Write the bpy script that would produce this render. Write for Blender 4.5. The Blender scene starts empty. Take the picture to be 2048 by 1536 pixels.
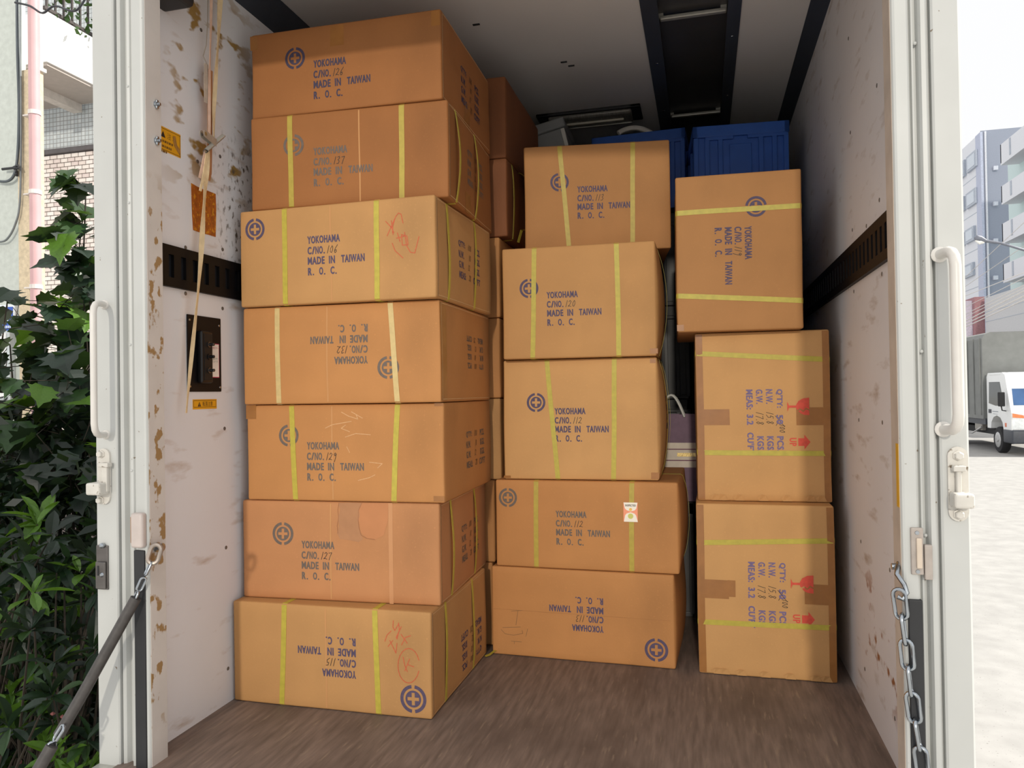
import bpy, bmesh, math, random
from mathutils import Vector, Matrix, noise
random.seed(7)
SC = bpy.context.scene
COL = SC.collection

# ------------------------------------------------------------------ camera
F_PX = 1487.76
CAM = Vector((1.32756, 0.0, 0.87245))
yaw, pitch, roll = 0.251474, 0.0109795, -0.0158346
FW = Vector((-math.sin(yaw) * math.cos(pitch), math.cos(yaw) * math.cos(pitch), math.sin(pitch)))
R0 = Vector((math.cos(yaw), math.sin(yaw), 0)); U0 = R0.cross(FW)
RT = math.cos(roll) * R0 + math.sin(roll) * U0
UP = -math.sin(roll) * R0 + math.cos(roll) * U0
cam = bpy.data.cameras.new('camera'); camo = bpy.data.objects.new('camera', cam); COL.objects.link(camo)
cam.sensor_width = 36; cam.lens = F_PX / 2048 * 36; cam.clip_start = .02; cam.clip_end = 400
M = Matrix((RT, UP, -FW)).transposed().to_4x4(); M.translation = CAM; camo.matrix_world = M
SC.camera = camo

# ------------------------------------------------------------------ world, suns, exposure
wd = bpy.data.worlds.new('sky'); SC.world = wd; wd.use_nodes = True
bg = wd.node_tree.nodes['Background']
bg.inputs[0].default_value = (0.985, 0.99, 1.0, 1); bg.inputs[1].default_value = 1.72
def sun(name, travel, strength, angle, col):
    l = bpy.data.lights.new(name, 'SUN'); l.energy = strength; l.angle = math.radians(angle); l.color = col
    o = bpy.data.objects.new(name, l); COL.objects.link(o)
    o.rotation_euler = Vector(travel).to_track_quat('-Z', 'Y').to_euler(); o.location = (0, -3, 8)
sun('sun', (-0.75, -0.22, -0.72), 11.0, .6, (1, .96, .88))                 # high over the street, right of the truck
sun('sun_glint_from_facade', (-0.061, 1, -0.275), 2.05, 2.2, (1, .93, .80))  # light thrown back by the sunlit house fronts behind
vs = SC.view_settings
vs.view_transform = 'Standard'; vs.look = 'None'; vs.exposure = -0.78; vs.gamma = 1.0; vs.use_curve_mapping = False

# ------------------------------------------------------------------ helpers
def at(px, py, axis, val):
    d = FW + RT * ((px - 1024) / F_PX) - UP * ((py - 768) / F_PX)
    t = (val - CAM[axis]) / d[axis]
    return CAM + d * t
def s2l(c):
    return tuple(((x / 255) / 12.92 if x / 255 <= .04045 else ((x / 255 + .055) / 1.055) ** 2.4) for x in c)
MATS = {}
def nn(nt, t, **kw):
    n = nt.nodes.new(t)
    for k, v in kw.items(): setattr(n, k, v)
    return n
def mat(name, rgb, rough=.6, metal=0, var=.12, scale=15, bump=0, stretch=(1, 1, 1), spec=.5, alpha=1, emit=None, trans=0, bscale=None):
    """procedural principled material: rgb is an sRGB triple; noise varies its value"""
    if name in MATS: return MATS[name]
    m = bpy.data.materials.new(name); m.use_nodes = True; nt = m.node_tree
    b = nt.nodes['Principled BSDF']
    c = s2l(rgb)
    tc = nn(nt, 'ShaderNodeTexCoord'); mp = nn(nt, 'ShaderNodeMapping'); mp.inputs['Scale'].default_value = stretch
    nt.links.new(tc.outputs['Object'], mp.inputs['Vector'])
    nz = nn(nt, 'ShaderNodeTexNoise'); nz.inputs['Scale'].default_value = scale; nz.inputs['Detail'].default_value = 5
    nt.links.new(mp.outputs[0], nz.inputs['Vector'])
    cr = nn(nt, 'ShaderNodeValToRGB')
    cr.color_ramp.elements[0].position = .3; cr.color_ramp.elements[1].position = .7
    cr.color_ramp.elements[0].color = tuple(min(1, x * (1 - var)) for x in c) + (1,)
    cr.color_ramp.elements[1].color = tuple(min(1, x * (1 + var)) for x in c) + (1,)
    nt.links.new(nz.outputs['Fac'], cr.inputs[0]); nt.links.new(cr.outputs[0], b.inputs['Base Color'])
    b.inputs['Roughness'].default_value = rough; b.inputs['Metallic'].default_value = metal
    b.inputs['Specular IOR Level'].default_value = spec
    if bump:
        bp = nn(nt, 'ShaderNodeBump'); bp.inputs['Strength'].default_value = bump; bp.inputs['Distance'].default_value = .002
        if bscale:
            n2 = nn(nt, 'ShaderNodeTexNoise'); n2.inputs['Scale'].default_value = bscale
            nt.links.new(mp.outputs[0], n2.inputs['Vector']); nt.links.new(n2.outputs['Fac'], bp.inputs['Height'])
        else: nt.links.new(nz.outputs['Fac'], bp.inputs['Height'])
        nt.links.new(bp.outputs[0], b.inputs['Normal'])
    if alpha < 1: b.inputs['Alpha'].default_value = alpha
    if trans: b.inputs['Transmission Weight'].default_value = trans
    MATS[name] = m; m['out'] = cr.name
    return m
def patches(m, rgb, scale, lo, hi, stretch=(1, 1, 1), zone=None, detail=6):
    """add worn patches with a shape of their own to a mat(): colour rgb where noise lies above lo..hi, inside an optional ((y0,y1),(z0,z1)) zone"""
    nt = m.node_tree; b = nt.nodes['Principled BSDF']
    src = b.inputs['Base Color'].links[0].from_socket
    tc = nn(nt, 'ShaderNodeTexCoord'); mp = nn(nt, 'ShaderNodeMapping'); mp.inputs['Scale'].default_value = stretch
    nt.links.new(tc.outputs['Object'], mp.inputs[0])
    nz = nn(nt, 'ShaderNodeTexNoise'); nz.inputs['Scale'].default_value = scale; nz.inputs['Detail'].default_value = detail
    nt.links.new(mp.outputs[0], nz.inputs['Vector'])
    mr = nn(nt, 'ShaderNodeMapRange'); mr.inputs[1].default_value = lo; mr.inputs[2].default_value = hi
    nt.links.new(nz.outputs['Fac'], mr.inputs[0])
    fac = mr.outputs[0]
    if zone:
        sp = nn(nt, 'ShaderNodeSeparateXYZ'); nt.links.new(tc.outputs['Object'], sp.inputs[0])
        for ax, (a, bb, soft) in zone.items():
            for v, s in ((a, 1), (bb, -1)):
                k = nn(nt, 'ShaderNodeMapRange'); k.inputs[1].default_value = v; k.inputs[2].default_value = v + s * soft
                nt.links.new(sp.outputs[ax], k.inputs[0])
                mu = nn(nt, 'ShaderNodeMath', operation='MULTIPLY')
                nt.links.new(fac, mu.inputs[0]); nt.links.new(k.outputs[0], mu.inputs[1]); fac = mu.outputs[0]
    mx = nn(nt, 'ShaderNodeMix', data_type='RGBA')
    nt.links.new(fac, mx.inputs[0]); nt.links.new(src, mx.inputs[6]); mx.inputs[7].default_value = s2l(rgb) + (1,)
    nt.links.new(mx.outputs[2], b.inputs['Base Color'])
    return m

OFF = {}   # world offset of each object built in world coordinates
def tag(o, label=None, cat=None, group=None, kind=None):
    if label: o['label'] = label
    if cat: o['category'] = cat
    if group: o['group'] = group
    if kind: o['kind'] = kind
    return o
def thing(name, label, cat, loc=(0, 0, 0), rz=0, group=None):
    o = bpy.data.objects.new(name, None); COL.objects.link(o); o.empty_display_size = .05
    o.location = loc; o.rotation_euler = (0, 0, rz); OFF[o.name] = Vector(loc)
    return tag(o, label, cat, group)
class MB:
    def __init__(s): s.v = []; s.f = []
    def add(s, vs, fs):
        n = len(s.v); s.v += [Vector(p) for p in vs]; s.f += [tuple(i + n for i in f) for f in fs]; return s
    def box(s, a, b):
        x0, y0, z0 = a; x1, y1, z1 = b
        return s.add([(x0, y0, z0), (x1, y0, z0), (x1, y1, z0), (x0, y1, z0), (x0, y0, z1), (x1, y0, z1), (x1, y1, z1), (x0, y1, z1)],
                     [(0, 3, 2, 1), (4, 5, 6, 7), (0, 1, 5, 4), (1, 2, 6, 5), (2, 3, 7, 6), (3, 0, 4, 7)])
    def rbox(s, a, b, r=.004, seg=3):
        bm = bmesh.new(); bmesh.ops.create_cube(bm, size=1)
        for v in bm.verts:
            v.co = Vector([(a[i] + b[i]) / 2 + v.co[i] * (b[i] - a[i]) for i in range(3)])
        bmesh.ops.bevel(bm, geom=bm.edges[:], offset=r, segments=seg, affect='EDGES', profile=.5)
        bm.verts.index_update(); s.add([v.co.copy() for v in bm.verts], [[v.index for v in f.verts] for f in bm.faces]); bm.free(); return s
    def tube(s, pts, r, n=10, closed=False, cap=True):
        pts = [Vector(p) for p in pts]; N = len(pts); rs = r if isinstance(r, (list, tuple)) else [r] * N
        tang = []
        for i in range(N):
            a = pts[(i - 1) % N] if (closed or i > 0) else pts[i]; b = pts[(i + 1) % N] if (closed or i < N - 1) else pts[i]
            tang.append((b - a).normalized())
        ref = Vector((0, 0, 1)) if abs(tang[0].z) < .9 else Vector((1, 0, 0))
        nv = (ref - tang[0] * ref.dot(tang[0])).normalized(); vs = []; fs = []
        for i in range(N):
            nv = (nv - tang[i] * nv.dot(tang[i])).normalized(); bv = tang[i].cross(nv)
            for k in range(n):
                t = 2 * math.pi * k / n; vs.append(pts[i] + (nv * math.cos(t) + bv * math.sin(t)) * rs[i])
        for i in range(N if closed else N - 1):
            j = (i + 1) % N
            for k in range(n): fs.append((i * n + k, i * n + (k + 1) % n, j * n + (k + 1) % n, j * n + k))
        if cap and not closed: fs += [tuple(range(n))[::-1], tuple((N - 1) * n + k for k in range(n))]
        return s.add(vs, fs)
    def lathe(s, base, axis, prof, n=16):
        axis = Vector(axis).normalized(); base = Vector(base)
        ref = Vector((0, 0, 1)) if abs(axis.z) < .9 else Vector((1, 0, 0))
        a = (ref - axis * ref.dot(axis)).normalized(); b = axis.cross(a); vs = []; fs = []
        for (r, h) in prof:
            for k in range(n):
                t = 2 * math.pi * k / n; vs.append(base + axis * h + (a * math.cos(t) + b * math.sin(t)) * r)
        for i in range(len(prof) - 1):
            for k in range(n): fs.append((i * n + k, i * n + (k + 1) % n, (i + 1) * n + (k + 1) % n, (i + 1) * n + k))
        fs += [tuple(range(n))[::-1], tuple((len(prof) - 1) * n + k for k in range(n))]
        return s.add(vs, fs)
    def prism(s, poly, depth):
        """poly: list of 3D points (planar), depth: vector"""
        d = Vector(depth); n = len(poly); vs = [Vector(p) for p in poly] + [Vector(p) + d for p in poly]
        return s.add(vs, [tuple(range(n))[::-1], tuple(range(n, 2 * n))] + [(i, (i + 1) % n, n + (i + 1) % n, n + i) for i in range(n)])
    def ribbon(s, pts, wdirs, wid, nrm, th):
        """rectangular band: pts, unit width dirs, width, unit normals, thickness"""
        vs = []; fs = []; N = len(pts)
        for p, w, n in zip(pts, wdirs, nrm):
            p = Vector(p); vs += [p - w * wid / 2, p + w * wid / 2, p + w * wid / 2 + n * th, p - w * wid / 2 + n * th]
        for i in range(N - 1):
            a = 4 * i; b = a + 4
            for k in range(4): fs.append((a + k, a + (k + 1) % 4, b + (k + 1) % 4, b + k))
        fs += [(3, 2, 1, 0), (4 * N - 4, 4 * N - 3, 4 * N - 2, 4 * N - 1)]
        return s.add(vs, fs)
    def build(s, name, material, parent=None, smooth=False, local=False, fix=True):
        me = bpy.data.meshes.new(name)
        if parent is None and not local:
            xs = [v.x for v in s.v]; ys = [v.y for v in s.v]; zs = [v.z for v in s.v]
            off = Vector(((min(xs) + max(xs)) / 2, (min(ys) + max(ys)) / 2, min(zs)))
        else: off = Vector() if local else OFF[parent.name]
        me.from_pydata([tuple(v - off) for v in s.v], [], s.f)
        if fix:
            bm = bmesh.new(); bm.from_mesh(me); bmesh.ops.recalc_face_normals(bm, faces=bm.faces[:]); bm.to_mesh(me); bm.free()
        if smooth:
            me.polygons.foreach_set('use_smooth', [True] * len(me.polygons))
            try: me.set_sharp_from_angle(angle=math.radians(45))
            except Exception: pass
        me.materials.append(material)
        o = bpy.data.objects.new(name, me); COL.objects.link(o)
        if parent is None:
            if not local: o.location = off
            OFF[o.name] = off
        else: o.parent = parent; OFF[o.name] = off
        return o
def struct(name, mb, m, **k):
    """a piece of the setting, kept in world coordinates (origin at the world origin)"""
    o = mb.build(name, m, None, local=True, **k); o['kind'] = 'structure'; OFF[o.name] = Vector(); return o

# --- lettering: outlines from the built-in font, as flat polygons (verts2d, faces) in a unit box
_TX = {}
def glyphs(txt, bold=.03):
    if (txt, bold) in _TX: return _TX[(txt, bold)]
    cu = bpy.data.curves.new('t', 'FONT'); cu.body = txt; cu.offset = bold; cu.resolution_u = 3; cu.space_character = 1.15 if bold > .005 else 1.0
    o = bpy.data.objects.new('t', cu); COL.objects.link(o)
    dg = bpy.context.evaluated_depsgraph_get()
    me = bpy.data.meshes.new_from_object(o.evaluated_get(dg))
    vs = [(v.co.x, v.co.y) for v in me.vertices]; fs = [tuple(p.vertices) for p in me.polygons]
    bpy.data.objects.remove(o); bpy.data.curves.remove(cu); bpy.data.meshes.remove(me)
    # the print is condensed: thicken the upright strokes by pushing outlines out sideways
    cnt = {}
    for f in fs:
        ar = sum(vs[f[i]][0] * vs[f[(i + 1) % len(f)]][1] - vs[f[(i + 1) % len(f)]][0] * vs[f[i]][1] for i in range(len(f)))
        g = f if ar > 0 else f[::-1]
        for i in range(len(g)):
            a, b = g[i], g[(i + 1) % len(g)]; cnt.setdefault((min(a, b), max(a, b)), []).append((a, b))
    nx = {}
    for k, L in cnt.items():
        if len(L) == 1:
            a, b = L[0]; dx, dy = vs[b][0] - vs[a][0], vs[b][1] - vs[a][1]; l = math.hypot(dx, dy) or 1
            for q in (a, b): nx.setdefault(q, []).append(dy / l)
    hb = .026 if bold > .005 else 0
    vs = [(x + hb * max(-1, min(1, sum(nx[i]))) if i in nx else x, y) for i, (x, y) in enumerate(vs)]
    x0 = min(v[0] for v in vs); x1 = max(v[0] for v in vs); y0 = min(v[1] for v in vs); y1 = max(v[1] for v in vs)
    vs = [((x - x0) / (x1 - x0), (y - y0) / max(1e-6, y1 - y0)) for x, y in vs]
    _TX[(txt, bold)] = (vs, fs); return vs, fs
class P2:
    """flat artwork in 2D"""
    def __init__(s): s.v = []; s.f = []
    def poly(s, pts): n = len(s.v); s.v += [tuple(p) for p in pts]; s.f.append(tuple(range(n, n + len(pts)))); return s
    def text(s, txt, x0, x1, y0, h, bold=.03):
        vs, fs = glyphs(txt, bold); n = len(s.v)
        s.v += [(x0 + x * (x1 - x0), y0 + y * h) for x, y in vs]; s.f += [tuple(i + n for i in f) for f in fs]; return s
    def stroke(s, pts, w):
        for a, b in zip(pts, pts[1:]):
            dx, dy = b[0] - a[0], b[1] - a[1]; L = math.hypot(dx, dy) or 1; nx, ny = -dy / L * w / 2, dx / L * w / 2
            ex, ey = dx / L * w * .3, dy / L * w * .3
            s.poly([(a[0] - nx - ex, a[1] - ny - ey), (b[0] - nx + ex, b[1] - ny + ey), (b[0] + nx + ex, b[1] + ny + ey), (a[0] + nx - ex, a[1] + ny - ey)])
        return s
    def ring(s, cx, cy, r0, r1, a0, a1, n=24):
        for i in range(n):
            t = a0 + (a1 - a0) * i / n; u = a0 + (a1 - a0) * (i + 1) / n
            s.poly([(cx + r0 * math.cos(t), cy + r0 * math.sin(t)), (cx + r1 * math.cos(t), cy + r1 * math.sin(t)), (cx + r1 * math.cos(u), cy + r1 * math.sin(u)), (cx + r0 * math.cos(u), cy + r0 * math.sin(u))])
        return s
    def hand(s, txt, x, y, h, w=.0016):
        for ch in txt:
            for st in HAND.get(ch, []): s.stroke([(x + (px + py * .18) * h * .85, y + py * h) for px, py in st], w)
            x += h * {'1': .42, '.': .25}.get(ch, .62)
        return s
HAND = {'1': [[(.25, 1), (.1, 0)]], '2': [[(.05, .78), (.25, .98), (.48, .8), (.3, .4), (0, .08), (.2, .15), (.55, .05)]],
        '3': [[(.05, .9), (.35, 1), (.42, .76), (.18, .55), (.42, .35), (.3, .05), (0, .06)]],
        '5': [[(.5, .97), (.16, .93), (.1, .58), (.38, .6), (.42, .25), (.02, .0)]],
        '6': [[(.5, 1.05), (.18, .6), (.05, .2), (.2, .0), (.42, .15), (.34, .4), (.1, .28)]],
        '7': [[(.02, .88), (.5, .95), (.34, .5), (.2, -.05)]],
        '8': [[(.4, .85), (.2, 1), (.06, .78), (.4, .3), (.24, .02), (.06, .25), (.4, .85)]],
        '9': [[(.45, .8), (.25, .98), (.08, .78), (.25, .6), (.45, .85), (.4, .3), (.28, -.25)]],
        '0': [[(.3, .95), (.08, .6), (.1, .15), (.32, .05), (.48, .45), (.42, .85), (.3, .95)]],
        '.': [[(.05, .0), (.1, .08)]]}
def emblem(r):
    p = P2(); g = math.radians(8)
    for a in (-1, 1):
        c = 0 if a == 1 else math.pi
        p.ring(0, 0, r * .76, r, c - math.pi / 2 + g, c + math.pi / 2 - g)
    w, l, R = .12 * r, .44 * r, .60 * r
    for q in range(4):
        cs, sn = [(1, 0), (0, 1), (-1, 0), (0, -1)][q]
        pts = [(w, w), (l, w), (l, 0), (R, 0)] + [(R * math.cos(t), R * math.sin(t)) for t in [math.pi / 2 * i / 8 for i in range(1, 8)]] + [(0, R), (0, l), (w, l)]
        # split the concave quadrant in three convex-ish pieces
        rot = lambda P: [(x * cs - y * sn, x * sn + y * cs) for x, y in P]
        arc = [(R * math.cos(t), R * math.sin(t)) for t in [math.pi / 2 * i / 8 for i in range(0, 9)]]
        p.poly(rot([(l, 0)] + [arc[0], arc[1]] + [(l, w)]))
        p.poly(rot([(w, w), (l, w)] + arc[1:8] + [(w, l)]))
        p.poly(rot([(0, l), (w, l), arc[7], arc[8]]))
    return p
def shipping_text(h=.0215):
    p = P2(); L = [0, -.030, -.059, -.089]
    p.text('YOKOHAMA', 0, .102, L[0] - h, h); p.text('C', 0, .0125, L[1] - h, h); p.text('/', .0135, .0235, L[1] - h, h, .01); p.text('NO', .0245, .048, L[1] - h, h); p.poly([(.050, L[1] - h), (.054, L[1] - h), (.054, L[1] - h + .004), (.050, L[1] - h + .004)])
    p.text('MADE', 0, .053, L[2] - h, h); p.text('IN', .066, .085, L[2] - h, h); p.text('TAIWAN', .104, .176, L[2] - h, h)
    for i, c in enumerate('ROC'):
        p.text(c, i * .035, i * .035 + .0125, L[3] - h, h)
        x = i * .035 + .015; p.poly([(x, L[3] - h), (x + .004, L[3] - h), (x + .004, L[3] - h + .004), (x, L[3] - h + .004)])
    return p
def weight_text(h=.021, full=True, sp=.0305):
    p = P2()
    lab = ["Q'TY:", 'N.W.', 'G.W.', 'MEAS:']; un = ['PCS.', 'KGS.', 'KGS.', "CU'FT"]
    wl = [.060, .047, .047, .064]
    for i in range(4):
        y = -i * sp - h; p.text(lab[i], 0, wl[i], y, h); p.text(un[i], .150 if i < 3 else .138, .200 if i < 3 else .206, y, h)
    if full:
        p.text('50', .082, .112, -h, h); p.text('3.2', .080, .114, -3 * sp - h, h)
    return p
def weight_numbers(full, sp=.0305):
    p = P2()
    if full:
        p.hand('100', .112, -.012, .017); p.stroke([(.085, -.024), (.12, .004)], .0016); p.stroke([(.083, -.004), (.116, -.022)], .0016)
        p.hand('15.8', .072, -sp - .021, .022); p.hand('17.8', .072, -2 * sp - .022, .023)
    else:
        for i, t in enumerate(('100', '10', '12', '28')): p.hand(t, .085 + .008 * (i % 2), -i * sp - .019, .019)
    return p
def glass_symbol():
    p = P2()   # 0.066 high, 0.058 wide, origin at the centre
    p.poly([(-.016, -.033), (.016, -.033), (.004, -.028), (-.004, -.028)]); p.poly([(-.0035, -.028), (.0035, -.028), (.0035, -.006), (-.0035, -.006)])
    L = [(-.028, .033), (-.026, .015), (-.018, .001), (-.006, -.006), (.006, -.006), (.011, -.003)]
    p.poly(L + [(.006, .006), (.013, .015), (.004, .023), (.010, .033)][::1])
    p.poly([(.014, .033), (.009, .024), (.018, .015), (.011, .006), (.015, .000), (.023, .008), (.027, .018), (.028, .033)])
    return p
def up_symbol():
    p = P2()
    p.poly([(-.012, -.004), (.012, -.004), (.012, .014), (-.012, .014)]); p.poly([(-.023, .014), (.023, .014), (0, .032)])
    p.text('UP', -.013, .013, -.030, .021, .02)
    return p

# ------------------------------------------------------------------ the truck's cargo box (setting)
W = 1.74; YF = 1.49; YB = 4.62; ZC = 2.13
m_wall = mat('painted plywood white', (226, 224, 225), .55, var=.035, scale=3, bump=.15, bscale=60)
patches(m_wall, (176, 160, 146), 22, .60, .80, (1, .35, 1.2)); patches(m_wall, (150, 96, 58), 18, .60, .66, (1, .7, 1), {1: (1.72, 2.25, .1), 2: (.08, .42, .1)}, 3)
m_wl = mat('left wall painted plywood', (230, 230, 233), .55, var=.035, scale=3, bump=.15, bscale=60)
patches(m_wl, (190, 172, 158), 20, .60, .80, (1, .35, 1.2))
patches(m_wl, (160, 128, 70), 16, .57, .62, (1, .55, 1), {1: (1.58, 2.05, .12), 2: (1.38, 2.1, .15)}, 3)
patches(m_wl, (96, 84, 72), 70, .55, .66, (1, 1, .6), {1: (1.80, 2.1, .10), 2: (1.20, 1.66, .10)}, 8)
m_ceil = mat('ceiling panel', (222, 219, 216), .5, var=.03, scale=2)
m_floor = mat('worn plywood floor', (120, 104, 94), .62, var=.30, scale=70, stretch=(1.0, .10, 1), bump=.3)
patches(m_floor, (94, 80, 72), 5, .5, .75, (1, .6, 1)); patches(m_floor, (150, 132, 114), 90, .60, .78, (1, .12, 1))
m_dark = mat('dark blue grey trim', (62, 66, 74), .45, var=.08)
m_chan = mat('dark channel sheet', (70, 68, 68), .4, var=.1, scale=6)
m_post = mat('white painted steel', (191, 192, 189), .38, var=.035, scale=8)
patches(m_post, (120, 104, 84), 55, .70, .74)
m_jamb = mat('scraped white jamb', (208, 202, 196), .5, var=.05)
patches(m_jamb, (158, 126, 84), 34, .56, .60, (1, 1, .7), {2: (.05, 1.42, .12)}, 3)
m_black = mat('black rubber', (38, 39, 42), .55, var=.15)
m_alu = mat('brushed metal', (186, 184, 176), .4, metal=.5, var=.1, scale=40)
m_zinc = mat('zinc plated steel', (170, 176, 182), .25, metal=1, var=.12, scale=30)
m_steel_dark = mat('dark worn steel', (108, 104, 102), .4, metal=.8, var=.2, scale=30)
m_screw = mat('grey screw head', (120, 116, 112), .45, metal=.5)

fl = struct('floor', MB().box((-.04, YF - .02, -.10), (W + .04, YB, 0)), m_floor)
wl = struct('wall_left', MB().box((-.06, 1.5492, 0), (0, YB, ZC)), m_wl)
wr = struct('wall_right', MB().box((W, 1.5492, 0), (W + .035, YB, ZC)), m_wall)
struct('wall_back', MB().box((-.06, YB, -.1), (W + .06, YB + .05, ZC + .08)), mat('bulkhead panel', (150, 146, 142), .5))
ce = struct('ceiling', MB().box((0, YF + .05, ZC), (1.155, YB, ZC + .08)).box((1.467, YF + .05, ZC), (W, YB, ZC + .08)).box((1.155, YF + .05, ZC + .055), (1.467, YB, ZC + .08)), m_ceil)
# dark recessed channel in the ceiling with two metal rungs
ch = MB(); ch.box((1.155, YF + .06, ZC + .045), (1.467, YB, ZC + .055))
ch.build('ceiling_channel', m_chan, ce)
for x0, x1 in ((1.150, 1.205), (1.428, 1.472)):
    MB().box((x0, YF + .06, ZC - .004), (x1, YB, ZC)).build('channel_flange', m_dark, ce)
for y in (2.62, 3.575):
    MB().rbox((1.205, y - .010, ZC + .022), (1.428, y + .010, ZC + .036), .004).build('rung', m_alu, ce)
    for x in (1.207, 1.418): MB().box((x - .01, y - .008, ZC + .03), (x + .01, y + .008, ZC + .05)).build('rung_bracket', m_alu, ce)
for x, y in ((1.178, 2.9), (1.178, 3.4), (1.45, 2.75), (1.45, 3.3), (1.178, 2.3), (1.45, 2.2)):
    MB().lathe((x, y, ZC - .004), (0, 0, -1), [(.005, 0), (.004, .002)], 8).build('screw', m_zinc, ce)
for x, y in ((.835, 2.79), (.857, 2.83), (.60, 2.42)):
    MB().box((x - .012, y - .004, ZC - .003), (x + .012, y + .004, ZC)).build('clip_slot', m_black, ce)
# chamfer trims along the ceiling
def cham(name, xa, za, xb, zb, m):
    d = .006
    mb = MB(); mb.prism([(xa, YF + .06, za), (xb, YF + .06, zb), (xb, YF + .06, ZC), (xa, YF + .06, ZC)] if False else [(xa, YF + .06, za), (xb, YF + .06, zb), (xa, YF + .06, zb)], (0, YB - YF - .06, 0))
    return struct(name, mb, m)
cham('trim_1', W, 2.096, 1.688, ZC - .001, m_dark)
cham('trim_2', 0.0, 2.050, 0.050, ZC - .001, m_dark)

# rear frame posts, extruded profiles
def post(name, prof, m):
    mb = MB(); mb.prism([(x, y, -.14) for x, y in prof], (0, 0, ZC + .22)); return struct(name, mb, m)
left_prof = [(-.097, 1.62), (-.097, 1.494), (-.093, 1.490), (-.037, 1.490), (-.034, 1.493), (-.034, 1.506), (-.0285, 1.506), (-.0285, 1.496), (-.022, 1.5), (-.018, 1.512),
             (-.003, 1.512), (0, 1.495), (.003, 1.492), (.009, 1.494), (.011, 1.498), (.014, 1.499), (.016, 1.494), (.043, 1.490), (.048, 1.4915), (.0505, 1.495), (.0505, 1.549), (-.060, 1.549), (-.060, 1.62)]
pl = post('trim_3', left_prof, m_post)
jb = MB().box((.0505, 1.4965, 0), (.0515, 1.5488, ZC)).build('jamb_face', m_jamb, pl)
right_prof = [(1.786, 1.58), (1.786, 1.494), (1.782, 1.490), (1.742, 1.490), (1.7385, 1.493), (1.7385, 1.506), (1.7325, 1.506), (1.7325, 1.493), (1.729, 1.490), (1.722, 1.491), (1.719, 1.498), (1.7165, 1.508),
              (1.7125, 1.508), (1.711, 1.500), (1.708, 1.500), (1.706, 1.506), (1.703, 1.505), (1.701, 1.492), (1.698, 1.490), (1.679, 1.490), (1.675, 1.4915), (1.673, 1.495), (1.673, 1.549), (1.780, 1.549), (1.780, 1.58)]
pr = post('trim_4', right_prof, m_post)
MB().box((1.672, 1.4965, 0), (1.673, 1.5488, ZC)).build('jamb_face', mat('right jamb paint', (190, 176, 162), .5), pr)
struct('trim_5', MB().rbox((-.10, YF, 1.950), (1.795, YF + .06, 2.24), .004), m_post)             # header over the opening
struct('trim_6', MB().rbox((-.10, YF - .05, -.12), (1.795, YF + .02, -.004), .006), m_alu)         # sill
MB().rbox((at(300, 6, 1, 1.6).x, 1.56, at(340, 8, 1, 1.60).z), (at(372, 6, 1, 1.6).x, 1.64, 1.96), .015).build('roller_cover', m_black, pl)
# black rubber strips set into the lower posts
MB().rbox((.0135, 1.486, -.1), (.0435, 1.4955, .512), .002).build('rubber_strip', m_black, pl)
MB().rbox((1.680, 1.484, -.1), (1.7035, 1.4955, .486), .002).build('rubber_strip', m_black, pr)
# rivets on the posts
for z in (1.62, 1.34, 1.0, .70):
    MB().lathe((.0045, 1.493, z), (0, -1, 0), [(.0035, 0), (.003, .0015), (.0015, .0025)], 10).build('rivet', m_post, pl, smooth=True)
for z in (.935, .60, 1.5):
    MB().lathe((1.7145, 1.5, z), (0, -1, 0), [(.0035, 0), (.003, .0015), (.0015, .0025)], 10).build('rivet', m_post, pr, smooth=True)
# screw heads on the walls
def screws(par, x, nx, pts):
    for (px, py) in pts:
        p = at(px, py, 0, x)
        MB().lathe((x, p.y, p.z), (nx, 0, 0), [(.0055, 0), (.0052, .0008), (.003, .0014)], 10).build('screw', m_screw, par)
screws(wl, 0.0, 1, [(371, 495), (445, 499), (371, 587), (445, 617), (449, 857), (452, 1095), (456, 1337), (440, 313), (395, 323), (402, 60)])
screws(wr, W, -1, [(1759, 400), (1733, 452), (1705, 460), (1718, 840), (1765, 845), (1780, 1140), (1722, 1083), (1730, 1338), (1790, 1437), (1754, 171), (1697, 77), (1764, 548), (1708, 583), (1701, 265)])

# load lashing rails with slots
m_rail = mat('black painted rail', (16, 14, 15), .5, var=.2, scale=30, spec=.2); patches(m_rail, (150, 122, 84), 45, .62, .66, (1, .8, 1), {1: (1.55, 1.75, .05)}, 3)
m_rail_r = mat('black painted rail right', (16, 14, 15), .5, var=.2, scale=30, spec=.2)
m_slot = mat('rail slot back', (16, 20, 26), .5)
def rail(name, x, nx, y0, y1, m, label):
    t = thing(name, label, 'rail', (x, y0, 1.155))
    z0, z1, th = 1.157, 1.264, .011
    b = lambda mb, ya, yb, za, zb, d0, d1: mb.box((min(x + nx * d0, x + nx * d1), ya, za), (max(x + nx * d0, x + nx * d1), yb, zb))
    mb = MB(); b(mb, y0, y1, z0, z0 + .024, 0, th); b(mb, y0, y1, z1 - .024, z1, 0, th)
    y = y0 + .022; pitch_ = .0465
    b(mb, y0, y, z0 + .024, z1 - .024, 0, th)
    n = 0
    while y < y1 - .02:
        b(mb, y + .020, min(y + pitch_, y1), z0 + .024, z1 - .024, 0, th); y += pitch_
    mb.build('rail_plate', m, t)
    bb = MB(); b(bb, y0, y1, z0 + .02, z1 - .02, .0002, .002); bb.build('slot_backing', m_slot, t)
rail('lashing_rail', 0, 1, 1.598, 4.5, m_rail, 'scuffed black slotted lashing rail on the white wall behind the left carton stack')
rail('lashing_rail', W, -1, 1.60, 4.5, m_rail_r, 'black slotted lashing rail receding along the right-hand wall')

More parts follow.
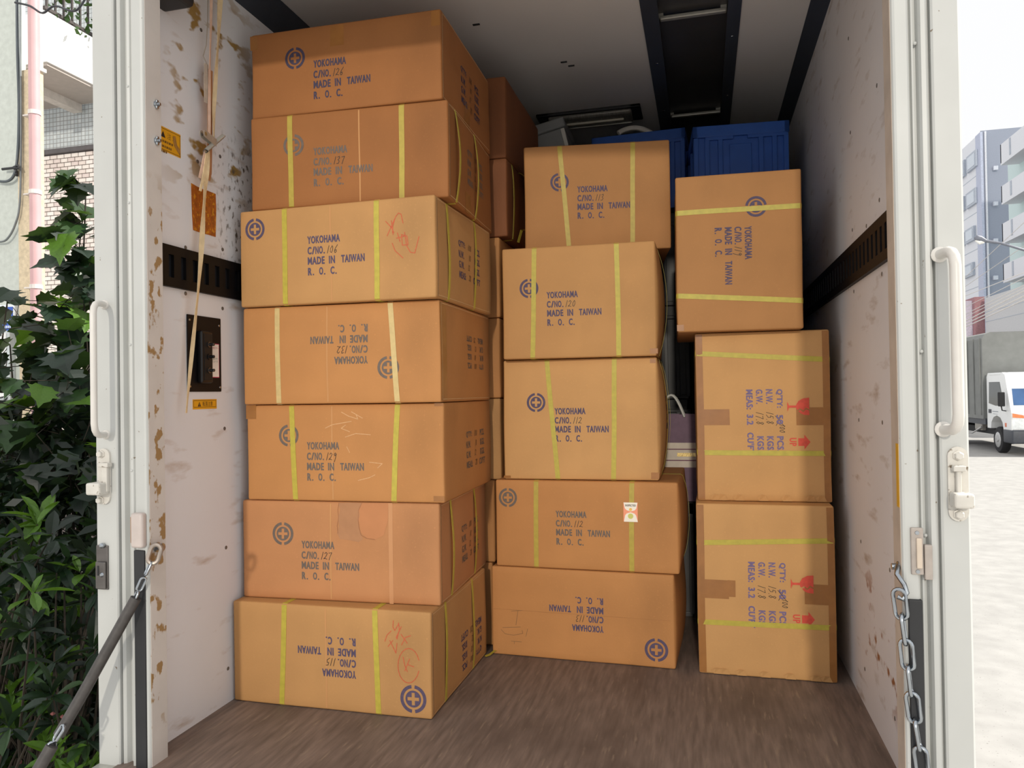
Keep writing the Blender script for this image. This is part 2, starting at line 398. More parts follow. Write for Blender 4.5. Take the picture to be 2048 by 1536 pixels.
# ------------------------------------------------------------------ cartons
INK = mat('violet stamp ink', (84, 72, 96), .7, var=.15, scale=120)
INKD = mat('dark blue stamp ink', (64, 56, 78), .7, var=.15, scale=120)
INKF = mat('faded grey stamp ink', (108, 95, 86), .7, var=.12, scale=120)
INKB = mat('blue violet stamp ink', (118, 102, 138), .7, var=.15, scale=120)
PEN = mat('black marker', (52, 42, 36), .6, var=.1)
RED = mat('red print', (212, 78, 58), .65, var=.12, scale=90)
CRAY = mat('red crayon', (196, 92, 58), .7, var=.15, scale=200)
CHALK = mat('white chalk', (208, 160, 112), .8, var=.1, scale=200)
STRAP = mat('yellow plastic band', (186, 170, 64), .5, var=.10, scale=60)
STRAPW = mat('pale plastic band', (208, 182, 124), .5, var=.08, scale=60)
STRAPO = mat('yellow band over orange card', (180, 158, 62), .5, var=.08, scale=60)
TAPE = mat('brown packing tape', (158, 106, 56), .24, var=.10, scale=25)
STAIN = mat('old water stain', (176, 126, 88), .8, var=.06, scale=30)
def card(name, rgb):
    m = mat('cardboard ' + name, rgb, .72, var=.05, scale=7, bump=.12, stretch=(1, 1, 1), bscale=140, spec=.3)
    patches(m, tuple(int(c * .86) for c in rgb), 3.0, .55, .85, (1, 1, .5)); patches(m, tuple(min(255, int(c * 1.06)) for c in rgb), 160, .60, .85)
    return m
CT = card('tan', (190, 142, 90)); CO = card('orange', (190, 133, 80)); CR = card('red brown', (158, 103, 58)); CS = card('shaded tan', (176, 126, 78)); CY = card('light tan', (200, 152, 98)); CP = card('pinkish', (190, 133, 88))  # upper cartons' shade is darkened into the red brown and shaded tan card
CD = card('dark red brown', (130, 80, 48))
EDGE = mat('raw card edge', (214, 176, 128), .8, var=.15, scale=200)

class Carton:
    def __init__(s, name, label, x, y, z, yawd, w, d, h, m, seed, bulge=.003, group=None, sb=None):
        s.t = thing(name, label, 'carton', (x, y, z), math.radians(yawd), group)
        s.w, s.d, s.h = w, d, h; s.seed = seed; s.m = m; s.r = .006; rnd = random.Random(seed)
        s.b = {f: rnd.uniform(.2, 1) * bulge for f in 'FBLRTD'}; s.b['T'] = -.001; s.b['D'] = -.0005
        s.dim = (w, d, h); s.M = Matrix.Translation((x, y, z)) @ Matrix.Rotation(math.radians(yawd), 4, 'Z'); s.Mi = s.M.inverted()
        s.b.update(sb or {}); s.body()
    AX = {'F': (1, 0, 0, 2), 'B': (1, 1, 0, 2), 'L': (0, 0, 1, 2), 'R': (0, 1, 1, 2), 'D': (2, 0, 0, 1), 'T': (2, 1, 0, 1)}
    def disp(s, f, u, v):
        n, side, ua, va = s.AX[f]; U, V = s.dim[ua], s.dim[va]
        wu = max(0, math.sin(math.pi * min(1, max(0, u / U)))); wv = max(0, math.sin(math.pi * min(1, max(0, v / V))))
        k = (wu * wv) ** .6
        nz = noise.noise(Vector((u * 7 + s.seed * 3.1, v * 7, ord(f) * .37))) * .0018
        return k * (s.b[f] + (nz if f not in 'TD' else nz * .2))
    def warp(s, p):
        q = Vector((p[0] * 4 + s.seed * 1.7, p[1] * 4, p[2] * 4))
        return Vector((noise.noise(q), noise.noise(q + Vector((9, 3, 1))), 0)) * .003
    def surf(s, f, u, v, off=0):
        n, side, ua, va = s.AX[f]; p = [0, 0, 0]; p[ua] = u; p[va] = v; sg = 1 if side else -1
        p[n] = (s.dim[n] if side else 0)
        w = s.warp(p); p[n] += sg * (s.disp(f, u, v) + off)
        return Vector(p) + w
    def body(s):
        r = s.r; mb = MB(); key = {}
        def vid(p):
            k = tuple(round(c * 1e5) for c in p)
            if k not in key: key[k] = len(mb.v); mb.v.append(Vector(p))
            return key[k]
        def lines(L):
            n = max(6, int(L / .018)); inner = [r + (L - 2 * r) * i / n for i in range(n + 1)]
            return [0, r * .45] + inner + [L - r * .45, L]
        for f, (n, side, ua, va) in s.AX.items():
            us, vs_ = lines(s.dim[ua]), lines(s.dim[va]); grid = []
            for u in us:
                row = []
                for v in vs_:
                    p = [0, 0, 0]; p[ua] = u; p[va] = v; p[n] = s.dim[n] if side else 0
                    c = Vector([min(max(p[i], r), s.dim[i] - r) for i in range(3)]); dlt = Vector(p) - c
                    w = s.warp(p); q = c + dlt.normalized() * r
                    if r <= u <= s.dim[ua] - r and r <= v <= s.dim[va] - r: q[n] += (1 if side else -1) * s.disp(f, u, v)
                    row.append(vid(q + w))
                grid.append(row)
            for i in range(len(us) - 1):
                for j in range(len(vs_) - 1):
                    q = [grid[i][j], grid[i + 1][j], grid[i + 1][j + 1], grid[i][j + 1]]
                    if len(set(q)) >= 3: mb.f.append(tuple(dict.fromkeys(q)))
        s.body_o = mb.build('carton_body', s.m, s.t, local=True)
        me = s.body_o.data; me.polygons.foreach_set('use_smooth', [True] * len(me.polygons))
    def uv(s, f, px, py):
        n, side, ua, va = s.AX[f]
        o = s.Mi @ CAM; d = s.Mi.to_3x3() @ (FW + RT * ((px - 1024) / F_PX) - UP * ((py - 768) / F_PX))
        t = ((s.dim[n] if side else 0) - o[n]) / d[n]; p = o + d * t
        return p[ua], p[va]
    def put(s, name, p2, f, u0, v0, rot, m, off=.0005, label=None, scale=1.0):
        c, sn = {0: (1, 0), 180: (-1, 0), -90: (0, -1), 90: (0, 1)}[rot]
        mb = MB(); mb.v = [s.surf(f, u0 + scale * (x * c - y * sn), v0 + scale * (x * sn + y * c), off) for x, y in p2.v]; mb.f = list(p2.f)
        o = mb.build(name, m, s.t, local=True, fix=False)
        if label: o['label'] = label
        return o
    def putpx(s, name, p2, f, px, py, rot, m, **k):
        u, v = s.uv(f, px, py); return s.put(name, p2, f, u, v, rot, m, **k)
    def print_front(s, tx, em, num, rot, ink, scale=1.0, er=.0315):
        s.putpx('printed_text', shipping_text(), 'F', tx[0], tx[1], rot, ink, label='stencilled shipping text reading YOKOHAMA C/NO. MADE IN TAIWAN R. O. C.', scale=scale)
        p = P2(); p.hand(num, .060, -.0515, .021)
        s.putpx('handwritten_number', p, 'F', tx[0], tx[1], rot, PEN, label='carton number %s in black marker' % num, scale=scale)
        s.putpx('printed_emblem', emblem(er), 'F', em[0], em[1], rot, ink, label='round emblem with a cross in a broken ring')
    def weights(s, f, px, py, rot, ink, full=False, scale=1.0):
        s.putpx('printed_text', weight_text(full=full), f, px, py, rot, ink, scale=scale, label='stencilled quantity and weight table')
        s.putpx('handwritten_number', weight_numbers(full), f, px, py, rot, PEN, scale=scale, label='quantities written by hand')
    def patch(s, name, f, u0, u1, v0, v1, m, off=.0004, nu=8, nv=8, label=None):
        nu = max(nu if nu < 3 else 2, math.ceil((u1 - u0) / .015)); nv = max(nv if nv < 3 else 2, math.ceil((v1 - v0) / .015)); mb = MB()
        for i in range(nu + 1):
            for j in range(nv + 1): mb.v.append(s.surf(f, u0 + (u1 - u0) * i / nu, v0 + (v1 - v0) * j / nv, off))
        for i in range(nu):
            for j in range(nv): a = i * (nv + 1) + j; mb.f.append((a, a + 1, a + nv + 2, a + nv + 1))
        o = mb.build(name, m, s.t, local=True)
        if label: o['label'] = label
        return o
    def patchpx(s, name, f, x0, y0, x1, y1, m, **k):
        a = s.uv(f, x0, y0); b = s.uv(f, x1, y1)
        return s.patch(name, f, min(a[0], b[0]), max(a[0], b[0]), min(a[1], b[1]), max(a[1], b[1]), m, **k)
    def strokes(s, name, px_strokes, m, w=.0022, label=None):
        p = P2()
        for st in px_strokes: p.stroke([s.uv('F', *q) for q in st], w)
        return s.put(name, p, 'F', 0, 0, 0, m, off=.0006, label=label)
    def loop(s, kind, c0, c1, m, wid=.0155, bow=0, th=.0006):
        """a plastic band round the carton. kind 'y': up the front at u=c0 (bottom) .. c1 (top); 'x': up the right side at depth c0..c1; 'z': across the front at height c0 (left) .. c1 (right)"""
        w, d, h = s.dim; N = 9; r = s.r; P = []
        if kind == 'y':
            seq = [('F', lambda t: (c0 + (c1 - c0) * t, h * t)), ('T', lambda t: (c1, d * t)), ('B', lambda t: (c1 + (c0 - c1) * t, h * (1 - t))), ('D', lambda t: (c0, d * (1 - t)))]
            nr = [(0, -1, 0), (0, 0, 1), (0, 1, 0), (0, 0, -1)]; wd_ = Vector((1, 0, 0))
        elif kind == 'x':
            seq = [('R', lambda t: (c0 + (c1 - c0) * t, h * t)), ('T', lambda t: (w * (1 - t), c1)), ('L', lambda t: (c1 + (c0 - c1) * t, h * (1 - t))), ('D', lambda t: (w * t, c0))]
            nr = [(1, 0, 0), (0, 0, 1), (-1, 0, 0), (0, 0, -1)]; wd_ = Vector((0, 1, 0))
        else:
            seq = [('F', lambda t: (w * t, c0 + (c1 - c0) * t)), ('R', lambda t: (d * t, c1)), ('B', lambda t: (w * (1 - t), c1 + (c0 - c1) * t)), ('L', lambda t: (d * (1 - t), c0))]
            nr = [(0, -1, 0), (1, 0, 0), (0, 1, 0), (-1, 0, 0)]; wd_ = Vector((0, 0, 1))
        pts = []; ns = []
        for k, (f, fn) in enumerate(seq):
            ua = s.AX[f][2]; Lu = (h if f in 'FBLR' and kind != 'z' else (w if f in 'FBTD' and kind != 'y' else d))
            for i in range(N + 1):
                t = i / N; tt = (r * .8 + (Lu - 1.6 * r) * t) / Lu; n = Vector(nr[k])
                u, v = fn(tt); q = s.surf(f, u, v, .0004)
                if k == 0 and bow: q += n * bow * math.sin(math.pi * t)
                if i == 0: n = (n + Vector(nr[k - 1]) * .45).normalized(); q += (-Vector(nr[k])) * r * .06
                if i == N: n = (n + Vector(nr[(k + 1) % 4]) * .45).normalized(); q += (-Vector(nr[k])) * r * .06
                pts.append(q); ns.append(n)
        pts.append(pts[0]); ns.append(ns[0])
        mb = MB(); mb.ribbon(pts, [wd_] * len(pts), wid, ns, th)
        return mb.build('strap', m, s.t, local=True)
    def front_bands(s, bands, m=None, **k):
        for (xt, xb) in bands:
            # pixel columns at the top and bottom edges of the front face
            ut = s.colu(xt, s.h); ub = s.colu(xb, 0); s.loop('y', ub, ut, m or STRAP, **k)
    def colu(s, px, v):
        # u on the front face where image column px crosses height v
        py = 700.0
        for _ in range(25):
            u, vv = s.uv('F', px, py); u2, v2 = s.uv('F', px, py + 10); py += (v - vv) / ((v2 - vv) / 10)
        return s.uv('F', px, py)[0]
    def side_bands(s, ds, m=None, bow=.004):
        for dd in ds: s.loop('x', dd, dd, m or STRAP, bow=bow, wid=.014)
    def flat_bands(s, bands, m=None):
        for (a, b) in bands:
            z0 = s.uv('F', *a)[1]; z1 = s.uv('F', *b)[1]; u0 = s.uv('F', *a)[0]; u1 = s.uv('F', *b)[0]
            k = (z1 - z0) / (u1 - u0); s.loop('z', z0 - k * u0, z0 + k * (s.w - u0), m or STRAP)
G = .0016   # room for the bands between stacked cartons
GL, GM, GR, GB = 'cartons in the left stack', 'cartons in the middle stack', 'cartons in the right stack', 'cartons in the second row behind the left stack'
D0 = .505
L1 = Carton('carton', 'tan carton 115 stamped upside down with red crayon circle, lowest of left stack', .009, 1.874, .001, .1, .602, .52, .287 - G, CT, 1, group=GL)
L2 = Carton('carton', 'water-stained orange carton number 127, second from the floor in the left stack', .014, 1.915, .287, 1.8, .604, D0, .284 - G, CP, 2, group=GL)
L3 = Carton('carton', 'orange carton number 129 with white chalk scribble, third from the floor in the left stack', .035, 1.912, .571, 1.6, .602, D0, .277 - G, CO, 3, group=GL)
L4 = Carton('carton', 'orange carton number 132 stamped upside down with two pale straps, middle of the left stack', .035, 1.900, .848, .9, .603, D0, .282 - G, CO, 4, group=GL)
L5 = Carton('carton', 'tan carton number 106 with red crayon marks at its upper right, left stack', .035, 1.890, 1.130, -1.0, .604, D0, .279 - G, CT, 5, group=GL)
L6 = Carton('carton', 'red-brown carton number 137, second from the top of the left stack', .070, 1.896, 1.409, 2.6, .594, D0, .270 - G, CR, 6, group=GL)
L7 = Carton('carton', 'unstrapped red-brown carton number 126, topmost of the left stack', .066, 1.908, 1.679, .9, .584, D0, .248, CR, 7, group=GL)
L7.print_front((627, 122), (590, 117), '126', 0, INKD)
L6.print_front((627, 296), (588, 291), '137', 0, INKF)
L5.print_front((615, 473), (510, 459), '106', 0, INK)
L4.print_front((737, 727), (777, 735), '132', 180, INKF)
L3.print_front((614, 884), (577, 871), '129', 0, INKF)
L2.print_front((604, 1081), (567, 1067), '127', 0, INKF, er=.033)
L1.print_front((712, 1358), (827, 1398), '115', 180, INK, er=.0375)
L6.front_bands([(580, 584), (803, 804)], STRAPO); L5.front_bands([(569, 571), (753, 755)]); L4.front_bands([(554, 558), (780, 795)], STRAPW)
L3.front_bands([(582, 591), (795, 788)]); L1.front_bands([(569, 564), (749, 757)])
L6.side_bands([.075, .285], bow=.012); L5.side_bands([.09, .33]); L2.side_bands([.10, .36], bow=.008); L1.side_bands([.115, .37])
L7.weights('R', 920, 128, 0, INKD); L6.weights('R', 934, 297, 0, INKF, scale=.95); L5.weights('R', 915, 478, 0, INK); L4.weights('R', 966, 740, 180, INKF, scale=.9)
L3.weights('R', 932, 863, 0, INKF); L2.weights('R', 922, 1052, 0, INKF); L1.weights('R', 962, 1300, 180, INK)
c5 = lambda x, y: (460 + .2864 * x, 380 + .2864 * y)
L5.strokes('crayon_mark', [[c5(*q) for q in st] for st in ([(1090, 220), (1130, 262), (1148, 300)], [(1152, 205), (1100, 322)], [(1130, 215), (1142, 312)], [(1212, 232), (1198, 170), (1180, 162), (1158, 190), (1140, 255), (1138, 300)],
    [(1172, 300), (1190, 362)], [(1165, 338), (1222, 322)], [(1200, 312), (1238, 322), (1246, 382), (1206, 386), (1200, 312)], [(1222, 296), (1236, 390), (1262, 435), (1292, 440), (1322, 325)], [(1135, 372), (1155, 425), (1210, 475)])], CRAY, label='red crayon scribble')
c1 = lambda x, y: (440 + .2832 * x, 1150 + .2832 * y)
ell = [(1335 + 76 * math.cos(t), 640 + 122 * math.sin(t)) for t in [2 * math.pi * i / 20 for i in range(1, 20)]]
L1.strokes('crayon_mark', [[c1(*q) for q in st] for st in ([(1165, 468), (1180, 425), (1210, 395)], [(1188, 505), (1222, 462)], [(1200, 462), (1222, 505), (1244, 552), (1252, 482)], [(1225, 322), (1222, 368), (1236, 392), (1262, 345)], [(1262, 338), (1268, 385), (1252, 452), (1246, 440), (1282, 365)],
    [(1280, 418), (1325, 482)], [(1284, 494), (1312, 440), (1348, 428)], ell, [(1295, 578), (1308, 640), (1326, 682)], [(1342, 592), (1308, 676)], [(1326, 632), (1372, 648)])], CRAY, label='red crayon marks and circle')
c3 = lambda x, y: (460 + .28 * x, 790 + .28 * y)
L3.strokes('chalk_mark', [[c3(*q) for q in st] for st in ([(685, 236), (735, 212), (872, 188)], [(800, 122), (850, 150), (918, 172), (905, 140)], [(830, 215), (800, 238), (860, 262)], [(830, 300), (905, 275), (1008, 284)], [(872, 120), (950, 165)], [(840, 370), (860, 410)], [(1000, 480), (1092, 490), (1060, 520)], [(920, 610), (1000, 590), (1040, 570)])], CHALK, w=.0025, label='faint white chalk scribble')
def blot(c, name, px_poly, m, label=None):
    p = P2(); pts = [c.uv('F', *q) for q in px_poly]; n = len(pts); cx = sum(q[0] for q in pts) / n; cy = sum(q[1] for q in pts) / n
    for i in range(n): p.poly([(cx, cy), pts[i], pts[(i + 1) % n]])
    return c.put(name, p, 'F', 0, 0, 0, m, off=.0005, label=label)
blot(L2, 'water_stain', [(677, 1006), (681, 1020), (677, 1036), (679, 1052), (675, 1066), (681, 1078), (700, 1080), (718, 1084), (727, 1078), (721, 1064), (717, 1046), (720, 1030), (718, 1018), (724, 1006), (700, 1005)], STAIN, 'greyish water stain')
blot(L2, 'water_stain', [(724, 1006), (718, 1020), (718, 1040), (722, 1064), (735, 1076), (752, 1078), (768, 1070), (776, 1040), (776, 1006)], mat('reddish stain', (190, 128, 84), .8, var=.05))
L2.strokes('stain_rim', [[(724, 1006), (718, 1020), (717, 1040), (719, 1056), (723, 1070), (733, 1076), (750, 1079)], [(678, 1006), (676, 1020), (678, 1036), (675, 1052), (677, 1066)]], mat('stain rim', (160, 106, 70), .8), w=.0016)
for c, q in ((L2, (661, 1000, 664, 1208)), (L4, (653, 606, 657, 803)), (L5, (660, 402, 664, 604)), (L1, (651, 1212, 654, 1420)), (L3, (664, 806, 667, 1000)), (L6, (716, 215, 720, 405))):
    u0 = c.uv('F', (q[0] + q[2]) / 2, (q[1] + q[3]) / 2)[0]
    c.patch('crease', 'F', u0 - .002, u0 + .002, .006, c.h - .006, mat('pale card crease', (198, 144, 92), .8, var=.04), nu=2, nv=12)
for c in (L1, L2, L4, L5, L7, L6):
    c.patch('flap_edge', 'R', .010, .0125, .006, c.h - .006, EDGE, nu=1, nv=14, off=.0006); c.patch('flap_gap', 'R', .0125, .0155, .006, c.h - .006, mat('flap gap', (86, 52, 28), .9), nu=1, nv=14, off=.0004)
    c.patch('flap_edge', 'R', .016, c.d - .02, c.h - .009, c.h - .0072, EDGE, nu=14, nv=1, off=.0006); c.patch('flap_edge', 'R', .016, c.d - .02, .0075, .0092, EDGE, nu=14, nv=1, off=.0006)
L2.patchpx('tape', 'F', 776, 1006, 787, 1208, mat('faded tape mark', (198, 142, 96), .7, var=.04))
for c, q in ((L3, (492, 810, 512, 838)), (L3, (867, 992, 889, 1003)), (L7, (660, 52, 688, 90)), (L7, (500, 74, 515, 100)), (L7, (862, 22, 880, 50)), (L3, (868, 806, 886, 812))):
    c.patchpx('tape', 'F', *q, TAPE)
L7.patch('tape', 'R', .20, .26, .0, .075, TAPE); L6.patch('tape', 'R', .17, .23, .0, .06, TAPE); L4.patch('tape', 'R', .0, .05, .005, .275, TAPE)
L1.loose = MB()
# loose band end on the floor beside the lowest carton
pb = [Vector((.615, 2.36, .003)), Vector((.628, 2.37, .006)), Vector((.640, 2.385, .014)), Vector((.648, 2.41, .010))]
e = MB(); e.ribbon([L1.Mi @ p for p in pb], [Vector((.5, -.8, 0)).normalized()] * 4, .014, [Vector((0, 0, 1))] * 4, .0006)
e.build('strap', STRAP, L1.t, local=True)

M1 = Carton('carton', 'unstrapped tan carton number 113 stamped upside down, at the floor of the middle stack', .632, 2.394, .001, -1.9, .597, .48, .294 - G, CO, 11, group=GM, sb={'R': .018})
M2 = Carton('carton', 'orange carton number 112 with an INSPECTED sticker, second from the floor of the middle stack', .649, 2.392, .295, -1.1, .596, .48, .288 - G, CO, 12, group=GM, sb={'R': .020})
M3 = Carton('carton', 'tall tan carton number 112 in the middle of the middle stack', .680, 2.401, .583, .9, .506, .46, .397 - G, CY, 13, group=GM, sb={'R': .026})
M4 = Carton('carton', 'tan carton number 120, second from the top of the middle stack', .693, 2.363, .980, 1.6, .496, .46, .365 - G, CT, 14, group=GM, bulge=.006, sb={'R': .022})
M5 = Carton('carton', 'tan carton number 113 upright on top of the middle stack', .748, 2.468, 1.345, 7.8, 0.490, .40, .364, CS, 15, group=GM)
M5.print_front((1154, 373), (1119, 365), '113', 0, INK); M4.print_front((1093, 584), (1058, 577), '120', 0, INK); M3.print_front((1109, 816), (1072, 805), '112', 0, INK)
M2.print_front((1112, 1021), (1015, 995), '112', 0, INKF); M1.print_front((1207, 1266), (1313, 1300), '113', 180, INK, er=.0365)
M5.front_bands([(1119, 1139), (1265, 1265)], STRAPO); M4.front_bands([(1069, 1065), (1233, 1238)]); M3.front_bands([(1093, 1116), (1228, 1228)]); M2.front_bands([(1072, 1073), (1263, 1264)], STRAPO)
M3.side_bands([.12, .30], bow=.006); M2.side_bands([.25]); M4.side_bands([.14], bow=.01); M3.put('printed_text', weight_text(full=False), 'R', .13, .27, 0, INK, label='stencilled quantity and weight table')
for q in ((1302, 945, 1318, 958), (1008, 951, 1022, 956), (1300, 718, 1312, 726)): M3.patchpx('tape', 'F', *q, TAPE)
M4.patchpx('tape', 'F', 1300, 697, 1316, 707, TAPE)
# INSPECTED sticker on M2 (under its right band)
WHITE = mat('sticker white', (246, 238, 222), .5, var=.02); PINK = mat('sticker salmon', (246, 156, 120), .5, var=.04); ORD = mat('sticker orange seal', (246, 190, 90), .5); STX = mat('sticker text', (92, 84, 80), .6); SGR = mat('sticker green seal', (206, 205, 110), .5, var=.1)
st = M2.patchpx('inspection_sticker', 'F', 1247, 1005, 1276, 1043, PINK, off=.0016, label='salmon and white sticker reading INSPECTED')
def onst(name, p2, m, off):
    u0, v0 = M2.uv('F', 1261.5, 1024); mb = MB(); mb.v = [M2.surf('F', u0 + x, v0 + y, off) for x, y in p2.v]; mb.f = list(p2.f); return mb.build(name, m, st, local=True, fix=False)
onst('sticker_panel', P2().poly([(-.022, .0305), (.0215, .0305), (.018, .012), (.013, .006), (0, .0025), (-.012, .006), (-.018, .012)]), WHITE, .0019)
onst('sticker_panel', P2().poly([(-.021, -.0305), (.0225, -.0305), (.017, -.010), (.012, -.004), (0, -.0005), (-.012, -.004), (-.017, -.010)]), WHITE, .0019)
onst('sticker_text', P2().text('INSPECTED', -.0165, .0165, .018, .0065), STX, .0021)
onst('sticker_seal', P2().ring(0, .0085, 0, .0048, 0, 2 * math.pi), ORD, .0021)
onst('sticker_seal', P2().ring(0, -.0125, 0, .0085, 0, 2 * math.pi), SGR, .0021)
# pencil marks on M1
M1.strokes('pencil_mark', [[(960 + .306 * x, 930 + .306 * y) for x, y in st_] for st_ in ([(205, 955), (275, 950)], [(248, 955), (235, 1045)], [(140, 1075), (165, 1102), (220, 1112), (280, 1100), (275, 1080)], [(205, 1150), (272, 1156)], [(225, 1150), (224, 1168)], [(150, 1062), (265, 1058)], [(312, 1070), (300, 1120)])], mat('pencil', (140, 104, 66), .7), w=.0015, label='faint pencil marks')
M1.patch('crease', 'F', .005, .585, .150, .1515, mat('card crease', (170, 116, 68), .8), nu=20, nv=1)

R1 = Carton('carton', 'taped carton with red glass and arrow marks, lowest of the right stack', 1.300, 2.363, .001, -.3, .394, .56, .522 - G, CY, 21, group=GR)
R2 = Carton('carton', 'taped carton with red glass and arrow marks, middle of the right stack', 1.305, 2.419, .522, 1.0, .396, .52, .528 - G, CY, 22, group=GR)
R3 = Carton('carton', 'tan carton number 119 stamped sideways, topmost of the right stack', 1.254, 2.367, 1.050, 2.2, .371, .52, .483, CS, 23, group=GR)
R3.print_front((1503, 452), (1512, 413), '119', -90, INK)
R3.flat_bands([((1354, 427), (1604, 411)), ((1354, 592), (1606, 601))]); R2.flat_bands([((1390, 707), (1658, 719)), ((1393, 905), (1664, 907))]); R1.flat_bands([((1392, 1085), (1668, 1082)), ((1397, 1243), (1673, 1256))])
for c, tx, gl, up_ in ((R2, (1566, 778), (1597, 813), (1600, 884)), (R1, (1571, 1126), (1604, 1168), (1607, 1238))):
    c.weights('F', *tx, -90, INKB, full=True, scale=.965)
    c.putpx('printed_symbol', glass_symbol(), 'F', *gl, -90, RED, scale=.95, off=.0016, label='red broken wine glass symbol')
    c.putpx('printed_symbol', up_symbol(), 'F', *up_, -90, RED, scale=.98, label='red arrow with the word UP')
for c in (R1, R2):
    c.patch('tape', 'F', .0015, .022, .004, c.h - .004, TAPE, nv=16, off=.0007); c.patch('tape', 'F', c.w - .021, c.w - .0015, .004, c.h - .004, TAPE, nv=16, off=.0007)
R2.patchpx('tape', 'F', 1398, 819, 1459, 850, TAPE, off=.0009); R2.patchpx('tape', 'F', 1593, 815, 1656, 850, TAPE, off=.0009)
R1.patchpx('tape', 'F', 1403, 1158, 1458, 1198, TAPE, off=.0009); R1.patchpx('tape', 'F', 1455, 1160, 1471, 1194, TAPE, off=.0008); R1.patchpx('tape', 'F', 1609, 1168, 1668, 1211, TAPE, off=.0009)
R3.patchpx('tape', 'F', 1354, 650, 1368, 662, TAPE)
# torn flap tabs along the lower front edge of the two taped cartons
for c, ry in ((R2, 996), (R1, 1352)):
    for k, u in enumerate((.035, .055, .105, .175, .245, .315, .345)):
        mb = MB(); mb.v = [c.surf('F', u, .012, .0004), c.surf('F', u + .030, .013, .0004), c.surf('F', u + .036, .002, .0010), c.surf('F', u + .008, .002, .0010), c.surf('F', u + .014, .021, .0055), c.surf('F', u + .028, .019, .0030)]
        mb.f = [(0, 3, 4), (3, 2, 5, 4), (2, 1, 5), (0, 4, 5, 1)]
        mb.build('torn_flap', c.m, c.t, local=True)

# second row behind the left stack
zb = [0, .286, .571, .852, 1.130, 1.409, 1.681]
bl = ['lowest', 'second lowest', 'third', 'fourth', 'fifth', 'sixth', 'topmost']
Bs = []
for i in range(7):
    xr = [.612, .622, .650, .652, .655, .684, .684][i]; hh = (zb[i + 1] if i < 6 else 1.965) - zb[i] - G
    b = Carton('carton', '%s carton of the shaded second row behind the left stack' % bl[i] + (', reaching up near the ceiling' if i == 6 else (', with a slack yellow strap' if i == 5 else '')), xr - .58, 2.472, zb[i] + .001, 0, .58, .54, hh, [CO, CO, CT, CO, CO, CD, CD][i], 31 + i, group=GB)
    if i in (2, 3, 5): b.side_bands([.075], bow=.006)
    Bs.append(b)
b = Bs[5]
sl = [Vector((.56, .20, b.h + .001)), Vector((.582, .20, b.h + .002)), Vector((.602, .195, b.h - .015)), Vector((.612, .185, b.h * .72)), Vector((.615, .175, b.h * .4)), Vector((.612, .165, b.h * .2)), Vector((.595, .15, .05)), Vector((.584, .14, .004))]
e = MB(); e.ribbon(sl, [Vector((.25, .95, 0)).normalized()] * len(sl), .016, [Vector((0, 0, 1))] * 2 + [Vector((.95, -.25, 0)).normalized()] * 6, .0007); e.build('strap', STRAP, b.t, local=True)

# ------------------------------------------------------------------ things stowed behind the cartons
BLUE = mat('blue crate plastic', (42, 92, 180), .42, var=.08, scale=12); GREYP = mat('charcoal crate plastic', (66, 64, 64), .5, var=.1)
def crate(label, x0, x1, y0, y1, z0, z1, m, rz=0, group=None, detail=True):
    cx, cy = (x0 + x1) / 2, y0; w = x1 - x0; d = y1 - y0; h = z1 - z0
    t = thing('folding_crate', label, 'crate', (cx, cy, z0), rz, group)
    L = lambda mb, n: mb.build(n, m, t, local=True)
    tw = .006; a = -w / 2 + .012; bb = w / 2 - .012
    L(MB().box((a, .012, 0), (bb, d - .012, .012)), 'base')
    for nme, A, B in (('front_wall', (a, .012, 0), (bb, .018, h - .01)), ('rear_wall', (a, d - .018, 0), (bb, d - .012, h - .01)), ('side_wall', (a, .012, 0), (a + tw, d - .012, h - .01)), ('side_wall', (bb - tw, .012, 0), (bb, d - .012, h - .01))):
        L(MB().box(A, B), nme)
    rim = MB(); rh = .045
    rim.rbox((-w / 2, 0, h - rh), (w / 2, .02, h), .003, 2).rbox((-w / 2, d - .02, h - rh), (w / 2, d, h), .003, 2).rbox((-w / 2, 0, h - rh), (-w / 2 + .02, d, h), .003, 2).rbox((w / 2 - .02, 0, h - rh), (w / 2, d, h), .003, 2)
    L(rim, 'rim')
    for k in (-1, 1):
        L(MB().rbox((k * (w / 2 - .105) - (.05 if k > 0 else .055), .002, h - rh - .012), (k * (w / 2 - .105) + (.095 if k > 0 else .0) - (0 if k > 0 else -.05), .016, h - rh + .004), .002, 2), 'rim_tab')
        for off in (.012, .055, .105):
            L(MB().rbox((k * (w / 2 - off) - .009, .003, .01), (k * (w / 2 - off) + .009, .014, h - rh), .002, 2), 'rib')
    L(MB().rbox((-w / 2 + .14, .007, .02), (w / 2 - .14, .0125, h - rh - .03), .003, 2), 'front_panel')
    for yy in (.03, d / 2, d - .03):
        for k in (-1, 1): L(MB().rbox((k * (w / 2 - .008) - .006, yy - .009, .01), (k * (w / 2 - .008) + .006, yy + .009, h - rh), .002, 2), 'side_rib')
    L(MB().rbox((-w / 2 + .01, .004, 0), (w / 2 - .01, .016, .02), .003, 2), 'foot_rail')
    return t
GC = 'blue folding crates at the back'
zs_ = [.001, .318, .635, .952, 1.269, 1.586]; nth = ['lowest', 'second lowest', 'third', 'fourth', 'fifth']
for k in range(5):
    crate(nth[k] + ' blue folding crate in the hidden stack behind the right-hand cartons', 1.315, 1.660, 3.02, 3.44, zs_[k], zs_[k + 1] - .001, BLUE, 0, GC)
crate('upright blue folding crate in full view above carton 119, near the right wall', 1.305, 1.668, 3.02, 3.42, 1.586, 1.905, BLUE, math.radians(4.5), GC)
for k in range(4):
    crate(nth[k] + ' charcoal crate stacked in the dark behind the middle cartons', .86, 1.275, 3.37, 3.80, k * .415 + .001, k * .415 + .414, GREYP, 0, 'charcoal crates at the back')
